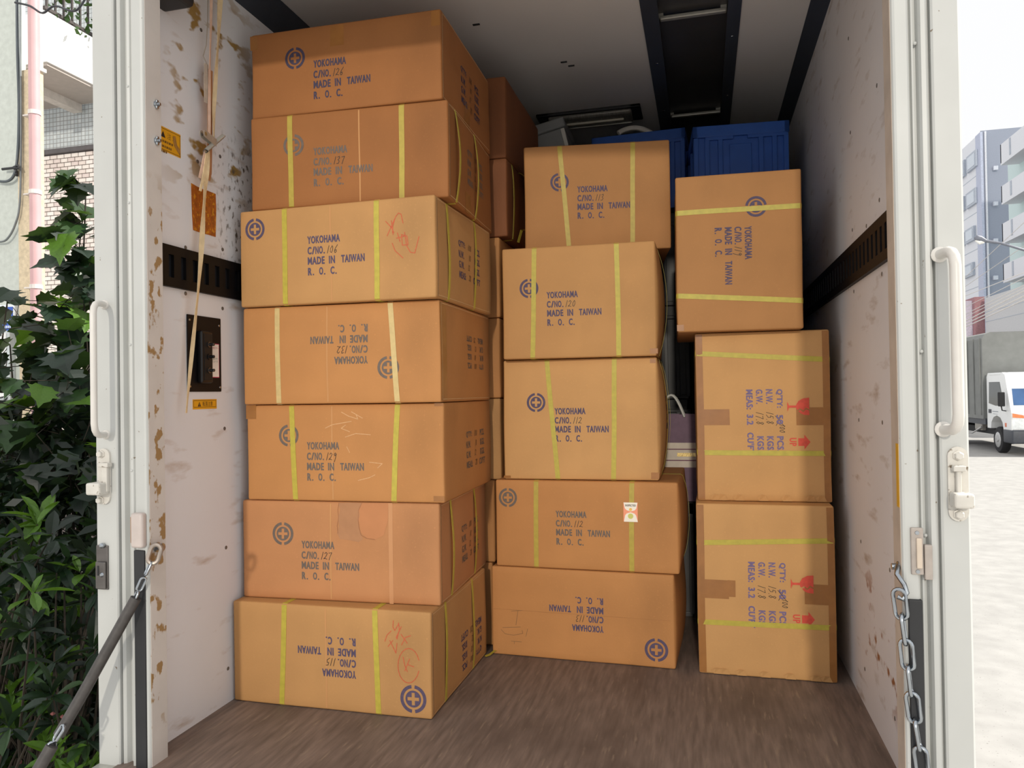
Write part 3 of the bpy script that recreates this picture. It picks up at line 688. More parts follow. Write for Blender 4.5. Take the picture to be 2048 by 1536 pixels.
crate('tilted-looking blue folding crate behind carton 113 on the middle stack', .862, 1.272, 3.30, 3.70, 1.662, 2.005, BLUE, math.radians(-3), GC)
crate('charcoal crate on the floor under the purple bag', 1.02, 1.285, 2.93, 3.28, .001, .44, GREYP)
# white hose loop lying on the blue crate
hose = []
for i in range(15):
    t = i / 14; p0 = at(1236, 268, 1, 3.30); p1 = at(1305, 268, 1, 3.36); q = p0.lerp(p1, t); hose.append((q.x, q.y + .02, 2.006 + .012 + .026 * math.sin(math.pi * t) ** .8))
mb = MB().tube(hose, .012, 8)
tag(mb.build('folded_strap', mat('off white webbing', (226, 222, 214), .6), None, smooth=True), 'white folded strap lying on top of the blue crate behind carton 113', 'strap')
# grey tilted bin
gx = thing('plastic_bin', 'grey plastic bin with a pale handle, tilted behind the middle stack', 'bin', (.675, 3.22, 1.655), 0)
GREYB = mat('grey plastic', (150, 152, 152), .5, var=.05)
def rotz(mb, c, ang):
    c = Vector(c); R = Matrix.Rotation(ang, 3, 'Y'); mb.v = [c + R @ (v - c) for v in mb.v]; return mb
rotz(MB().rbox((-.13, 0, .08), (.115, .30, .36), .006), (0, 0, .2), -.22).build('bin_body', GREYB, gx, local=True)
rotz(MB().rbox((-.14, -.01, .36), (.125, .31, .405), .008), (0, 0, .2), -.22).build('bin_lid', GREYB, gx, local=True)
rotz(MB().rbox((.100, -.006, .20), (.118, .004, .355), .003), (0, 0, .2), -.22).build('bin_handle', mat('pale plastic', (220, 218, 210), .5), gx, local=True)
MB().box((-.12, .02, -1.6), (.10, .30, .05)).build('bin_stand', GREYP, gx, local=True)
# purple paper carrier bag
bgm = mat('purple paper', (112, 84, 104), .6, var=.12, scale=40); ivory = mat('ivory band', (214, 200, 184), .55)
bt = thing('carrier_bag', 'purple paper carrier bag with an ivory band and white handles, in the gap between stacks', 'bag', (1.205, 2.95, .441))
MB().add([(-.095, 0, 0), (.095, 0, 0), (.095, .1, 0), (-.095, .1, 0), (-.095, .012, .335), (.095, .012, .335), (.095, .085, .335), (-.095, .085, .335), (.08, .05, .33), (-.08, .05, .33)], [(0, 1, 5, 4), (1, 2, 6, 8, 5), (2, 3, 7, 6), (3, 0, 4, 9, 7), (0, 3, 2, 1)]).build('bag_body', bgm, bt, local=True)
band = MB().add([(-.0955, .0035, .13), (.0955, .0035, .13), (.0955, .0075, .225), (-.0955, .0075, .225)], [(0, 1, 2, 3)]); band.v = [v + Vector((0, -.0015, 0)) for v in band.v]
bo = band.build('printed_band', ivory, bt, local=True)
for zz in (.155, .198): MB().add([(-.0955, zz * .036 - .003, zz), (.0955, zz * .036 - .003, zz), (.0955, zz * .036 - .003, zz + .004), (-.0955, zz * .036 - .003, zz + .004)], [(0, 1, 2, 3)]).build('band_line', mat('plum line', (120, 70, 90), .6), bo, local=True)
mb = MB(); mb.v = [Vector((x, y * .036 - .0035, y)) for x, y in P2().poly([(.02, .172), (.09, .172), (.09, .186), (.02, .186)]).v]; mb.f = [(0, 1, 2, 3)]
mb.build('gilt_print', mat('gilt print', (196, 170, 110), .3, metal=.6, var=.5, scale=260), bo, local=True)
for yy in (.014, .083):
    hp = [(-.05 + .10 * i / 12, yy - .006, .325 + .085 * math.sin(math.pi * i / 12)) for i in range(13)]
    MB().tube(hp, .0045, 6).build('handle', mat('white cord', (214, 212, 206), .6), bt, smooth=True, local=True)

# ceiling lamp
lt = thing('ceiling_lamp', 'unlit ribbed ceiling lamp in a black frame, above the middle stack', 'lamp', (.845, 3.37, ZC - .03))
fm = MB(); a, b_, y0, y1 = .615, 1.082, 3.285, 3.455
fm.rbox((a, y0, ZC - .014), (b_, y0 + .02, ZC), .004, 2).rbox((a, y1 - .02, ZC - .014), (b_, y1, ZC), .004, 2).rbox((a, y0, ZC - .014), (a + .06, y1, ZC), .004, 2).rbox((b_ - .045, y0, ZC - .014), (b_, y1, ZC), .004, 2)
fm.build('lamp_frame', m_black, lt)
MB().rbox((a + .05, y0 + .018, ZC - .030), (b_ - .04, y1 - .018, ZC - .004), .012).build('lamp_diffuser', mat('ribbed lamp cover', (120, 118, 112), .18, var=.25, scale=60, stretch=(6, .4, 1), bump=.5), lt, smooth=True)
MB().tube([(a + .09, (y0 + y1) / 2, ZC - .031), (b_ - .08, (y0 + y1) / 2, ZC - .031)], .008, 8).build('lamp_tube_rib', mat('lamp rib', (190, 186, 170), .3), lt, smooth=True)
MB().rbox((a + .06, y1 - .03, ZC - .033), (b_ - .05, y1 - .022, ZC - .018), .002).build('lamp_trim', m_alu, lt)
#PART2
# ------------------------------------------------------------------ fittings on the left wall
def wallflat(name, p2, x, y0, z0, m, parent, off=.0006, thick=.0):
    mb = MB(); mb.v = [Vector((x + off, y0 + a, z0 + b)) for a, b in p2.v]; mb.f = list(p2.f)
    return mb.build(name, m, parent, fix=False)
def rect(w, h): return P2().poly([(0, 0), (w, 0), (w, h), (0, h)])
YEL = mat('yellow warning vinyl', (228, 164, 24), .45, var=.05); BLK = mat('black print', (40, 34, 30), .5, var=.1); SMUD = mat('scraped vinyl', (166, 120, 58), .6, var=.2, scale=90)
def tri(x, y, s): return P2().poly([(x, y), (x + s, y), (x + s / 2, y + s * .95)])
# caution sticker
a = at(313, 247, 0, 0); b = at(361, 315, 0, 0); c = at(313, 294, 0, 0)
y0, y1, z0, z1 = 1.5965, b.y, c.z - .002, a.z
w, h = y1 - y0, z1 - z0
t = thing('warning_sticker', 'scraped yellow caution sticker on the white wall near the bolts', 'sticker', (0, (y0 + y1) / 2, z0))
MB().box((.0002, y0, z0), (.0008, y1, z1)).build('sticker_base', YEL, t)
for q in ((0, .003, w, .0042), (0, h - .005, w, h - .0038), (w - .0035, .003, w - .0023, h - .004)):
    wallflat('border_line', P2().poly([(q[0], q[1]), (q[2], q[1]), (q[2], q[3]), (q[0], q[3])]), 0, y0, z0, BLK, t, .0010)
wallflat('warning_triangle', tri(.012, h - .027, .017), 0, y0, z0, BLK, t, .0010)
wallflat('sticker_text', P2().text('注', .036, .050, h - .027, .016, .0), 0, y0, z0, mat('faded print', (120, 84, 30), .5), t, .0010)
wallflat('sticker_text', P2().text('意', .055, .069, h - .027, .016, .0), 0, y0, z0, MATS['faded print'], t, .0010)
pp = P2()
for k in range(3):
    x = .010
    while x < w * (.62, .6, .4)[k]:
        L = random.uniform(.004, .010); pp.poly([(x, h - .040 - k * .013), (x + L, h - .040 - k * .013), (x + L, h - .034 - k * .013), (x, h - .034 - k * .013)]); x += L + .002
wallflat('small_print', pp, 0, y0, z0, MATS['faded print'], t, .0010)
wallflat('scrape', P2().poly([(.056, .045), (.066, .052), (.072, .030), (.084, .022), (.082, .006), (.070, .016), (.060, .026)]), 0, y0, z0, SMUD, t, .0013)
# torn orange label
pts = [(382, 366), (392, 372), (404, 378), (414, 381), (431, 388), (432, 420), (431, 474), (418, 470), (402, 466), (386, 460), (384, 430), (383, 400)]
mo = mat('torn orange label', (168, 92, 22), .6, var=.3, scale=70, bump=.6); patches(mo, (206, 140, 30), 90, .55, .62)
mb = MB(); mb.prism([at(x, y, 0, .0003) for x, y in pts], (.0008, 0, 0))
tag(mb.build('torn_label', mo), 'torn orange-brown label remnant on the wall above the lashing rail', 'label')
# fall hazard sticker
a = at(385, 798, 0, 0); b = at(433, 819, 0, 0); y0, y1 = a.y, b.y; z1 = (a.z + at(433, 799, 0, 0).z) / 2; z0 = (at(385, 817, 0, 0).z + b.z) / 2; w, h = y1 - y0, z1 - z0
t = thing('warning_sticker', 'small yellow sticker with black Japanese lettering under the control panel', 'sticker', (0, (y0 + y1) / 2, z0))
MB().box((.0002, y0, z0), (.0008, y1, z1)).build('sticker_base', YEL, t)
for q in ((.003, .005, w - .003, .006), (.003, h - .004, w - .003, h - .003), (.003, .005, .004, h - .003), (w - .004, .005, w - .003, h - .003)):
    wallflat('border_line', P2().poly([(q[0], q[1]), (q[2], q[1]), (q[2], q[3]), (q[0], q[3])]), 0, y0, z0, BLK, t, .0010)
wallflat('warning_triangle', tri(w * .2, h * .28, h * .5), 0, y0, z0, BLK, t, .0010)
wallflat('exclamation_mark', P2().text('!', w * .2 + h * .22, w * .2 + h * .28, h * .33, h * .27), 0, y0, z0, YEL, t, .0012)
wallflat('sticker_text', P2().text('転落注意', w * .40, w * .82, h * .30, h * .48, .0), 0, y0, z0, BLK, t, .0010)
# control panel
a = at(372, 629, 0, 0); b = at(441, 784, 0, 0); y0, y1 = a.y, b.y; z1 = (a.z + at(441, 637, 0, 0).z) / 2; z0 = (b.z + at(375, 783, 0, 0).z) / 2; w, h = y1 - y0, z1 - z0
t = thing('control_panel', 'black switch panel with a white label, set into the left wall', 'control panel', (0, (y0 + y1) / 2, z0))
PAN = mat('dark panel steel', (17, 14, 15), .5, var=.12, spec=.25); patches(PAN, (170, 160, 140), 30, .72, .73)
MB().rbox((.0002, y0, z0), (.004, y1, z1), .0018, 2).build('panel_plate', PAN, t)
BK = mat('glossy black plastic', (10, 10, 12), .4, var=.1)
MB().rbox((.003, y0 + w * .24, z0 + h * .11), (.022, y0 + w * .58, z0 + h * .80), .006).build('switch_housing', BK, t, smooth=True)
MB().rbox((.022, y0 + w * .30, z0 + h * .15), (.0235, y0 + w * .53, z0 + h * .76), .0006).build('switch_face', mat('matt black', (12, 12, 13), .6), t)
for k, fz in enumerate((.62, .46, .28)):
    kn = MB().lathe((.0235, y0 + w * .43, z0 + h * fz), (1, 0, 0), [(.008, 0), (.008, .003), (.005, .004), (.004, .012), (.0045, .016), (.002, .018)], 12).build('switch_knob', BK if k == 1 else mat('knob steel', (90, 86, 84), .2, metal=.8), t, smooth=True)
lb = MB().rbox((.004, y0 + w * .66, z0 + h * .19), (.0052, y0 + w * .92, z0 + h * .65), .0005).build('switch_label', mat('magenta border', (196, 60, 100), .5), t)
wallflat('label_paper', P2().poly([(w * .675, h * .20), (w * .905, h * .20), (w * .905, h * .64), (w * .675, h * .64)]), 0, y0, z0, mat('label white', (236, 230, 222), .5), lb, .0055)
wallflat('label_text', P2().text('非常ブザー', w * .69, w * .895, h * .575, h * .03, .0), 0, y0, z0, mat('red label text', (190, 60, 80), .5), lb, .0058)
wallflat('label_text', P2().text('非常ブザー', w * .69, w * .895, h * .43, h * .03, .0).text('ヒューズ', w * .70, w * .87, h * .395, h * .028, .0), 0, y0, z0, mat('green label text', (70, 110, 90), .5), lb, .0058)
for fy, fz in ((.06, .93), (.94, .90), (.95, .06), (.06, .07)):
    MB().lathe((.004, y0 + w * fy, z0 + h * fz), (1, 0, 0), [(.0035, 0), (.003, .0012), (.001, .0018)], 10).build('screw', m_zinc, t, smooth=True)
# two wing bolts through the jamb
for (px, py), d in (((311, 207), 'upper'), ((314, 281), 'lower')):
    p = at(px, py, 0, .056); p.y = 1.531
    t = thing('jamb_bolt', '%s of the two shiny bolts on the left door jamb' % d, 'bolt', (.0515, p.y, p.z))
    MB().lathe((.0515, p.y, p.z), (1, 0, 0), [(.009, 0), (.009, .002), (.007, .0025), (.007, .007), (.0045, .0075), (.0045, .012), (.003, .013)], 6).build('nut', m_zinc, t)
    MB().rbox((.053, p.y - .004, p.z - .011), (.058, p.y + .004, p.z + .011), .002).build('wing', m_zinc, t)

# ------------------------------------------------------------------ hanging cream tape with a bulldog clip
CRM = mat('cream cotton tape', (228, 206, 164), .7, var=.08, scale=60, bump=.2); CRP = mat('pinkish cream tape', (224, 190, 168), .7, var=.08, scale=60)
t = thing('hanging_tape', 'cream cotton tape hanging down the left wall, pinched by a metal clip', 'tape', (.03, 1.80, .8))
def strip(name, px, x, wid, m, par, taper=None, twist=0):
    P = [at(a, b, 0, x + .004 * math.sin(i * 1.3)) for i, (a, b) in enumerate(px)]
    # densify
    Q = []
    for p, q in zip(P, P[1:]):
        for k in range(4): Q.append(p.lerp(q, k / 4))
    Q.append(P[-1]); n = len(Q); mb = MB()
    vs_ = []
    for i, p in enumerate(Q):
        wv = wid if not taper else wid + (taper - wid) * i / (n - 1)
        ang = twist * math.sin(i * .45); d = Vector((math.sin(ang), math.cos(ang), 0))
        vs_.append((p, d, wv))
    vv = []; ff = []
    for p, d, wv in vs_:
        nrm = Vector((d.y, -d.x, 0)); vv += [p - d * wv / 2, p + d * wv / 2, p + d * wv / 2 + nrm * .0015, p - d * wv / 2 + nrm * .0015]
    for i in range(n - 1):
        for k in range(4): ff.append((4 * i + k, 4 * i + (k + 1) % 4, 4 * i + 4 + (k + 1) % 4, 4 * i + 4 + k))
    mb.add(vv, ff + [(3, 2, 1, 0), (4 * n - 4, 4 * n - 3, 4 * n - 2, 4 * n - 1)])
    return mb.build(name, m, par)
strip('tape_strand', [(441, -60), (440, 0), (437, 60), (434, 110), (430, 170), (427, 220), (427, 275)], .030, .017, CRM, t, .011, .4)
strip('tape_strand', [(423, -60), (422, 0), (421, 60), (419, 130), (418, 200), (418, 268)], .036, .009, CRP, t, None, .3)
strip('tape_tail', [(414, 300), (412, 340), (410, 372), (407, 420), (404, 470), (401, 520), (395, 590), (388, 660), (382, 720), (376, 780), (372, 826)], .034, .020, CRM, t, .009, .35)
strip('tape_end', [(411, 300), (405, 330), (399, 356)], .040, .010, CRP, t)
strip('tape_end', [(414, 302), (408, 345), (400, 382)], .042, .009, CRM, t)
strip('brown_tape', [(420, 140), (419, 210), (419, 290), (418, 345), (415, 360)], .022, .020, mat('brown kraft tape', (176, 124, 84), .6), t)
strip('twine', [(416, -40), (415, 40), (412, 90), (406, 112), (414, 130)], .030, .0025, mat('grey twine', (170, 160, 148), .8), t)
strip('paper_tag', [(412, 128), (411, 160), (412, 206)], .026, .016, mat('grimy tag', (196, 182, 166), .7, var=.2, scale=40), t)
t2 = thing('bulldog_clip', 'silver bulldog clip gripping the cream tape on the left wall', 'clip', tuple(at(425, 285, 0, .045)))
A = at(411, 302, 0, .046); B = at(446, 272, 0, .046)
for s in (-1, 1):
    mb = MB(); n = 10; axis = (B - A).normalized(); perp = Vector((1, 0, 0))
    side = axis.cross(perp).normalized()
    P0 = [A + perp * (s * .008 * math.sin(math.pi * i / n)) + side * (.012 * (i / n - .5)) for i in range(n + 1)]
    vv = P0 + [p + (B - A) for p in P0] + [p + perp * (-s * .0012) for p in P0] + [p + (B - A) + perp * (-s * .0012) for p in P0]
    m1 = n + 1; ff = []
    for i in range(n): ff += [(i, i + 1, m1 + i + 1, m1 + i), (2 * m1 + i, 3 * m1 + i, 3 * m1 + i + 1, 2 * m1 + i + 1)]
    mb.add(vv, ff); mb.build('clip_jaw', m_alu, t2, smooth=True)
mid = (A + B) / 2; hd = at(407, 268, 0, .052); dirn = (hd - mid); dn = dirn.normalized(); sd = Vector((1, 0, 0)).cross(dn).normalized()
for s in (-1, 1):
    o_ = Vector((s * .006, 0, 0)); mb = MB()
    poly = [mid + o_ + sd * .010, mid + o_ - sd * .010] + [hd + o_ + dn * (.010 * math.sin(tt)) + sd * (-.010 * math.cos(tt)) for tt in [math.pi * k / 8 for k in range(9)]]
    mb.prism(poly, (.0012, 0, 0)); mb.build('clip_handle', m_alu, t2)
    MB().lathe(hd + o_ + Vector((.0012, 0, 0)), (1, 0, 0), [(.005, 0), (.005, .0006), (.0025, .0006)], 12).build('clip_boss', m_zinc, t2)

# ------------------------------------------------------------------ fittings on the rear posts
def handle(label, pxb, pyt, pyb, pxe, yb, r):
    top = at(pxb, pyt, 1, yb); bot = at(pxb, pyb, 1, yb); xe = at(pxe, (pyt + pyb) / 2, 1, YF).x
    t = thing('grab_handle', label, 'handle', (xe, YF, bot.z)); x = top.x; R = .022
    path = [(xe, YF, top.z)]
    d = Vector((x - xe, yb - YF, 0))
    def P(f, z): return (xe + d.x * f, YF + d.y * f, z)
    path += [P(.35, top.z), P(.6, top.z - .001), P(.8, top.z - .005), P(.94, top.z - .014), P(1, top.z - .028)]
    path += [P(1, top.z - .08), P(1, (top.z + bot.z) / 2), P(1, bot.z + .08)]
    path += [P(1, bot.z + .028), P(.94, bot.z + .014), P(.8, bot.z + .005), P(.6, bot.z + .001), P(.35, bot.z), P(0, bot.z)]
    mh = mat('handle paint', (216, 212, 206), .35, var=.05); MB().tube(path, r, 14).build('grab_bar', mh, t, smooth=True)
    for zz in (top.z, bot.z): MB().lathe((xe, YF, zz), (0, -1, 0), [(r * 1.5, 0), (r * 1.5, .003), (r * 1.1, .006)], 16).build('weld_foot', mh, t, smooth=True)
handle('white tubular grab handle on the left rear post, above the plants', 186, 603, 872, 211, 1.430, .0075)
handle('white tubular grab handle on the right rear post, beside the street', 1910, 497, 862, 1882, 1.430, .0095)
def capsule(x0, x1, z0, z1, y0, y1, n=8):
    r = (x1 - x0) / 2; cx = (x0 + x1) / 2
    pts = [(cx + r * math.cos(t), y0, z1 - r + r * math.sin(t)) for t in [math.pi * k / n for k in range(n + 1)]] + [(cx - r * math.cos(t), y0, z0 + r - r * math.sin(t)) for t in [math.pi * k / n for k in range(n + 1)]]
    return MB().prism(pts, (0, y1 - y0, 0))
m_lp = mat('worn latch paint', (206, 202, 194), .35, var=.08, scale=30); patches(m_lp, (120, 108, 92), 60, .62, .68)
def latch(label, plate, bolts, block, arm, sgn):
    P = lambda px, py, y=YF - .003: at(px, py, 1, y)
    a = P(plate[0], plate[1]); b = P(plate[2], plate[3])
    t = thing('door_latch', label, 'latch', ((a.x + b.x) / 2, YF, b.z))
    capsule(a.x, b.x, b.z, a.z, YF - .0055, YF - .0002).build('latch_plate', m_lp, t)
    for q in bolts:
        c = P(*q); MB().lathe((c.x, YF - .0055, c.z), (0, -1, 0), [(.0095, 0), (.0095, .003), (.0075, .0035), (.0075, .010), (.006, .0115)], 6).build('latch_bolt', m_lp, t)
    a = P(arm[0], arm[1], YF - .02); b = P(arm[2], arm[3], YF - .02)
    MB().rbox((min(a.x, b.x), YF - .018, b.z), (max(a.x, b.x), YF - .008, a.z), .003).build('latch_arm', m_lp, t)
    MB().rbox((min(a.x, b.x) - .006, YF - .022, a.z - .010), (max(a.x, b.x) + .006, YF - .006, a.z), .002).build('latch_hinge', m_lp, t)
    a = P(block[0], block[1], YF - .035); b = P(block[2], block[3], YF - .035)
    MB().rbox((a.x, YF - .040, b.z), (b.x, YF - .006, a.z), .005).build('latch_tongue', m_lp, t)
latch('white painted door latch on the left rear post, under the grab handle', (196, 897, 221, 1009), ((205, 908), (204, 1000)), (173, 966, 201, 991), (200, 926, 212, 985), -1)
latch('white painted door latch on the right rear post, under the grab handle', (1894, 893, 1938, 1043), ((1915, 911), (1916, 1028)), (1908, 987, 1950, 1018), (1914, 932, 1926, 1000), 1)
# lower catch on the left post
a = at(192, 1087, 1, YF - .004); b = at(216, 1180, 1, YF - .004)
t = thing('strike_catch', 'dark steel catch with two screws low on the left rear post', 'catch', ((a.x + b.x) / 2, YF, b.z))
MB().rbox((a.x, YF - .004, b.z), (b.x, YF, a.z - .004), .0015, 2).build('catch_plate', m_steel_dark, t)
MB().rbox((a.x + .003, YF - .010, b.z + .003), (b.x - .003, YF - .004, (a.z + b.z) / 2 + .012), .0015, 2).build('catch_slide', m_steel_dark, t)
MB().box((a.x + .009, YF - .0112, b.z + .035), (a.x + .013, YF - .0095, b.z + .058)).build('catch_slot', m_black, t)
for q in ((201, 1092), (202, 1150)):
    c = at(q[0], q[1], 1, YF - .012); MB().lathe((c.x, YF - .006, c.z), (0, -1, 0), [(.0065, 0), (.006, .004), (.003, .007)], 12).build('catch_screw', m_zinc, t, smooth=True)
# bracket plugs over the rubber strips
a = at(265, 1025, 1, YF - .006); b = at(290, 1096, 1, YF - .006)
t = thing('roller_stop', 'pale rounded bracket above the black strip on the left post', 'bracket', ((a.x + b.x) / 2, YF, b.z))
MB().rbox((a.x, YF - .016, b.z), (b.x, YF + .004, a.z), .007).build('bracket_cover', mat('pale grey plastic', (196, 184, 178), .35), t, smooth=True)
MB().box((a.x - .001, YF - .012, b.z + .012), (a.x + .004, YF - .004, a.z - .010)).build('bracket_slit', mat('rusty slit', (150, 104, 60), .6, var=.3), t)
a = at(1821, 1055, 1, YF - .004); b = at(1848, 1150, 1, YF - .004)
t = thing('roller_stop', 'grey steel bracket above the black strip on the right post', 'bracket', ((a.x + b.x) / 2, YF, b.z))
mg = mat('grey bracket', (168, 158, 150), .4, var=.12, scale=40)
MB().rbox((a.x, YF - .006, b.z), (b.x, YF + .002, a.z), .002).build('bracket_plate', mg, t)
MB().rbox((a.x + .008, YF - .010, b.z + .012), (b.x - .003, YF - .006, a.z - .018), .002).build('bracket_core', mat('bracket core', (206, 190, 172), .4), t)
MB().rbox((b.x + .001, YF - .008, b.z - .008), (b.x + .014, YF + .004, b.z + .055), .002).build('bracket_block', mg, t)
for zz in (a.z - .009, b.z + .006): MB().lathe((a.x + .010, YF - .006, zz), (0, -1, 0), [(.004, 0), (.0035, .0015)], 10).build('bracket_screw', m_zinc, t)
# yellow tape on the right jamb
a = at(1803, 890, 0, 1.671); b = at(1806, 1020, 0, 1.671)
MBt = MB().box((1.6715, 1.4975, b.z), (1.672, 1.516, a.z)); tag(MBt.build('reflective_tape', mat('yellow tape', (214, 160, 30), .45, var=.12)), 'strip of yellow tape on the inner edge of the right post', 'tape')

# ------------------------------------------------------------------ chains
def link_path(c, ax, side, L=.052, Wd=.020, n=7):
    ax = Vector(ax).normalized(); side = (Vector(side) - ax * Vector(side).dot(ax)).normalized(); c = Vector(c); r = Wd / 2 - .003; h = L / 2 - Wd / 2; P = []
    for k in range(n + 1): t = math.pi * k / n; P.append(c + ax * (h + r * math.sin(t)) + side * (r * math.cos(t)))
    for k in range(n + 1): t = math.pi * k / n; P.append(c - ax * (h + r * math.sin(t)) - side * (r * math.cos(t)))
    return P
def links(par, pts, wire=.0033, L=.056, Wd=.024, a0=0):
    for i, (p, q) in enumerate(zip(pts, pts[1:])):
        ax = (q - p).normalized(); base = ax.cross(Vector((0, 1, 0))).normalized(); oth = ax.cross(base).normalized(); t = a0 + math.pi / 2 * (i % 2) + .35
        side = base * math.cos(t) + oth * math.sin(t)
        MB().tube(link_path((p + q) / 2, ax, side, L, Wd), wire, 8, closed=True).build('chain_link', m_zinc, par, smooth=True)
pix = [(1797, 1183), (1804, 1233), (1811, 1284), (1817, 1335), (1823, 1388), (1831, 1443), (1840, 1497), (1847, 1552), (1853, 1606)]
t = thing('chain', 'bare zinc chain hanging from an eye on the right post', 'chain', (1.66, 1.46, 0))
pts = [at(x, y, 1, 1.478) for x, y in pix]; links(t, pts, .0036, .060, .026)
e0 = at(1800, 1150, 1, 1.50)
MB().tube([e0 + Vector((0, .02, .012)), e0 + Vector((-.004, -.002, .014)), e0 + Vector((-.008, -.012, .004)), e0 + Vector((.002, -.020, -.012)), e0 + Vector((.006, -.022, -.026)), e0 + Vector((-.002, -.024, -.038)), e0 + Vector((-.010, -.022, -.034))], .0045, 8).build('chain_hook', m_zinc, t, smooth=True)
MB().lathe((1.672, 1.515, e0.z + .012), (-1, 0, 0), [(.010, 0), (.010, .002), (.006, .004), (.006, .012)], 10).build('eye_bolt', m_zinc, t, smooth=True)
# left: sleeved chain
t = thing('sleeved_chain', 'chain in a black rubber sleeve slung from the left post down to the lower left', 'chain', (-.1, 1.3, 0))
e0 = at(309, 1100, 1, 1.505)
MB().lathe((.0515, 1.518, e0.z + .004), (1, 0, 0), [(.012, 0), (.012, .003), (.007, .005), (.007, .012), (.010, .013), (.010, .017), (.006, .020)], 14).build('eye_bolt', m_zinc, t, smooth=True)
MB().tube(link_path(at(309, 1108, 1, 1.492), Vector((-.25, -.2, -1)), Vector((1, .4, 0)), .05, .030), .0055, 8, closed=True).build('shackle', mat('rusty shackle', (170, 158, 148), .35, metal=.4, var=.15), t, smooth=True)
lp = [at(303, 1122, 1, 1.488), at(290, 1152, 1, 1.478), at(275, 1185, 1, 1.470), at(266, 1206, 1, 1.465)]
links(t, lp, .0028, .038, .018, .3)
def sleeve(px, r, name):
    P = [at(a, b, 1, y) for a, b, y in px]; Q = []
    for p, q in zip(P, P[1:]):
        for k in range(5): Q.append(p.lerp(q, k / 5))
    Q.append(P[-1]); MB().tube(Q, r, 16).build(name, mat('worn black rubber sleeve', (70, 66, 64), .55, var=.2, scale=60, bump=.3), t, smooth=True)
sleeve([(272, 1196, 1.468), (225, 1281, 1.44), (170, 1380, 1.405), (118, 1470, 1.37)], .0125, 'rubber_sleeve')
links(t, [at(130, 1448, 1, 1.36), at(106, 1486, 1, 1.35), at(88, 1516, 1, 1.34)], .0032, .044, .022, .2)
sleeve([(104, 1492, 1.345), (75, 1542, 1.325), (40, 1605, 1.30)], .0135, 'rubber_sleeve')

# ------------------------------------------------------------------ ground
m_road = mat('pale sunlit asphalt', (160, 158, 155), .85, var=.1, scale=6, bump=.2, bscale=90); patches(m_road, (112, 108, 104), 80, .66, .70)
ZG = -.9
struct('road', MB().box((-40, -25, ZG - .2), (60, 110, ZG)), m_road)
struct('planting_bed', MB().box((-3.4, .9, ZG), (-.35, 4.2, ZG + .08)), mat('dark soil', (62, 52, 42), .9, var=.3, scale=30))

# ------------------------------------------------------------------ houses on the left
STU = mat('pale green grey stucco', (196, 202, 196), .85, var=.08, scale=30, bump=.6, bscale=60); STB = mat('beige roughcast', (212, 196, 168), .9, var=.14, scale=50, bump=1, bscale=50)
YP = 3.6
px = lambda a, b=700, y=YP: at(a, b, 1, y).x
t = thing('stucco_building', 'pale stucco house corner at the far left with a roughcast edge', 'building', (px(-60), YP, ZG))
MB().box((px(-90), YP, ZG), (px(42), YP + .05, 5.2)).build('stucco_wall', STU, t)
MB().box((px(42), YP - .01, ZG), (px(80), YP + .04, at(75, 138, 1, YP).z)).build('roughcast_edge', STB, t)
MB().box((px(74), YP + .02, at(75, 138, 1, YP).z), (px(80), YP + .04, 5.2)).build('white_pilaster', mat('white render', (238, 238, 234), .7), t)
MB().box((px(72), YP - .03, at(75, 140, 1, YP).z), (px(84), YP + .05, at(75, 133, 1, YP).z)).build('ledge', mat('white render'  , (238, 238, 234), .7), t)
t = thing('drain_pipe', 'dusty pink drainpipe running down the stucco corner', 'pipe', (px(70), YP - .06, ZG))
PINKP = mat('pink painted pipe', (206, 166, 168), .45, var=.06, scale=8)
pa = at(67, 0, 1, YP - .06); MB().tube([(pa.x, YP - .06, 5.2), (pa.x, YP - .06, .9), (px(70, 900, YP - .06), YP - .06, ZG)], .030, 14).build('pipe', PINKP, t, smooth=True)
for v in (226, 574, 385):
    zc = at(68, v, 1, YP - .06).z
    MB().lathe((pa.x, YP - .06, zc - .012), (0, 0, 1), [(.034, 0), (.034, .024)], 14).build('pipe_clamp', mat('pale clamp', (220, 214, 210), .5), t)
    MB().rbox((pa.x - .10, YP - .05, zc - .004), (pa.x, YP - .01, zc + .004), .001).build('clamp_arm', MATS['pale clamp'], t)
# cables on the stucco
def cable(label, pts, r, y=YP - .03, col=(84, 92, 98)):
    P = [at(a, b, 1, y) for a, b in pts]; Q = []
    for i in range(len(P) - 1):
        p0 = P[max(0, i - 1)]; p1 = P[i]; p2_ = P[i + 1]; p3 = P[min(len(P) - 1, i + 2)]
        for k in range(6):
            s = k / 6; Q.append(.5 * ((2 * p1) + (p2_ - p0) * s + (2 * p0 - 5 * p1 + 4 * p2_ - p3) * s * s + (-p0 + 3 * p1 - 3 * p2_ + p3) * s ** 3))
    Q.append(P[-1]); tag(MB().tube(Q, r, 8).build('wall_cable', mat('cable %d' % col[0], col, .5), None, smooth=True), label, 'cable')
cable('pair of grey cables hooking into the bracket on the stucco wall', [(34, -20), (35, 100), (38, 210), (36, 300), (30, 345), (16, 362), (-8, 362)], .008)
cable('thin grey cable running straight down the stucco wall', [(41, -20), (41, 120), (42, 260), (40, 400), (30, 450), (12, 480), (-10, 484)], .006, YP - .028, (120, 126, 128))
cable('black cable sagging from the top of the drainpipe to the balcony', [(30, 5), (60, 12), (85, 26), (110, 12), (150, 22), (175, -10)], .006, YP - .09, (50, 52, 58))
t = thing('cable_bracket', 'dark iron cable bracket on the stucco wall', 'bracket', tuple(at(30, 337, 1, YP - .03)))
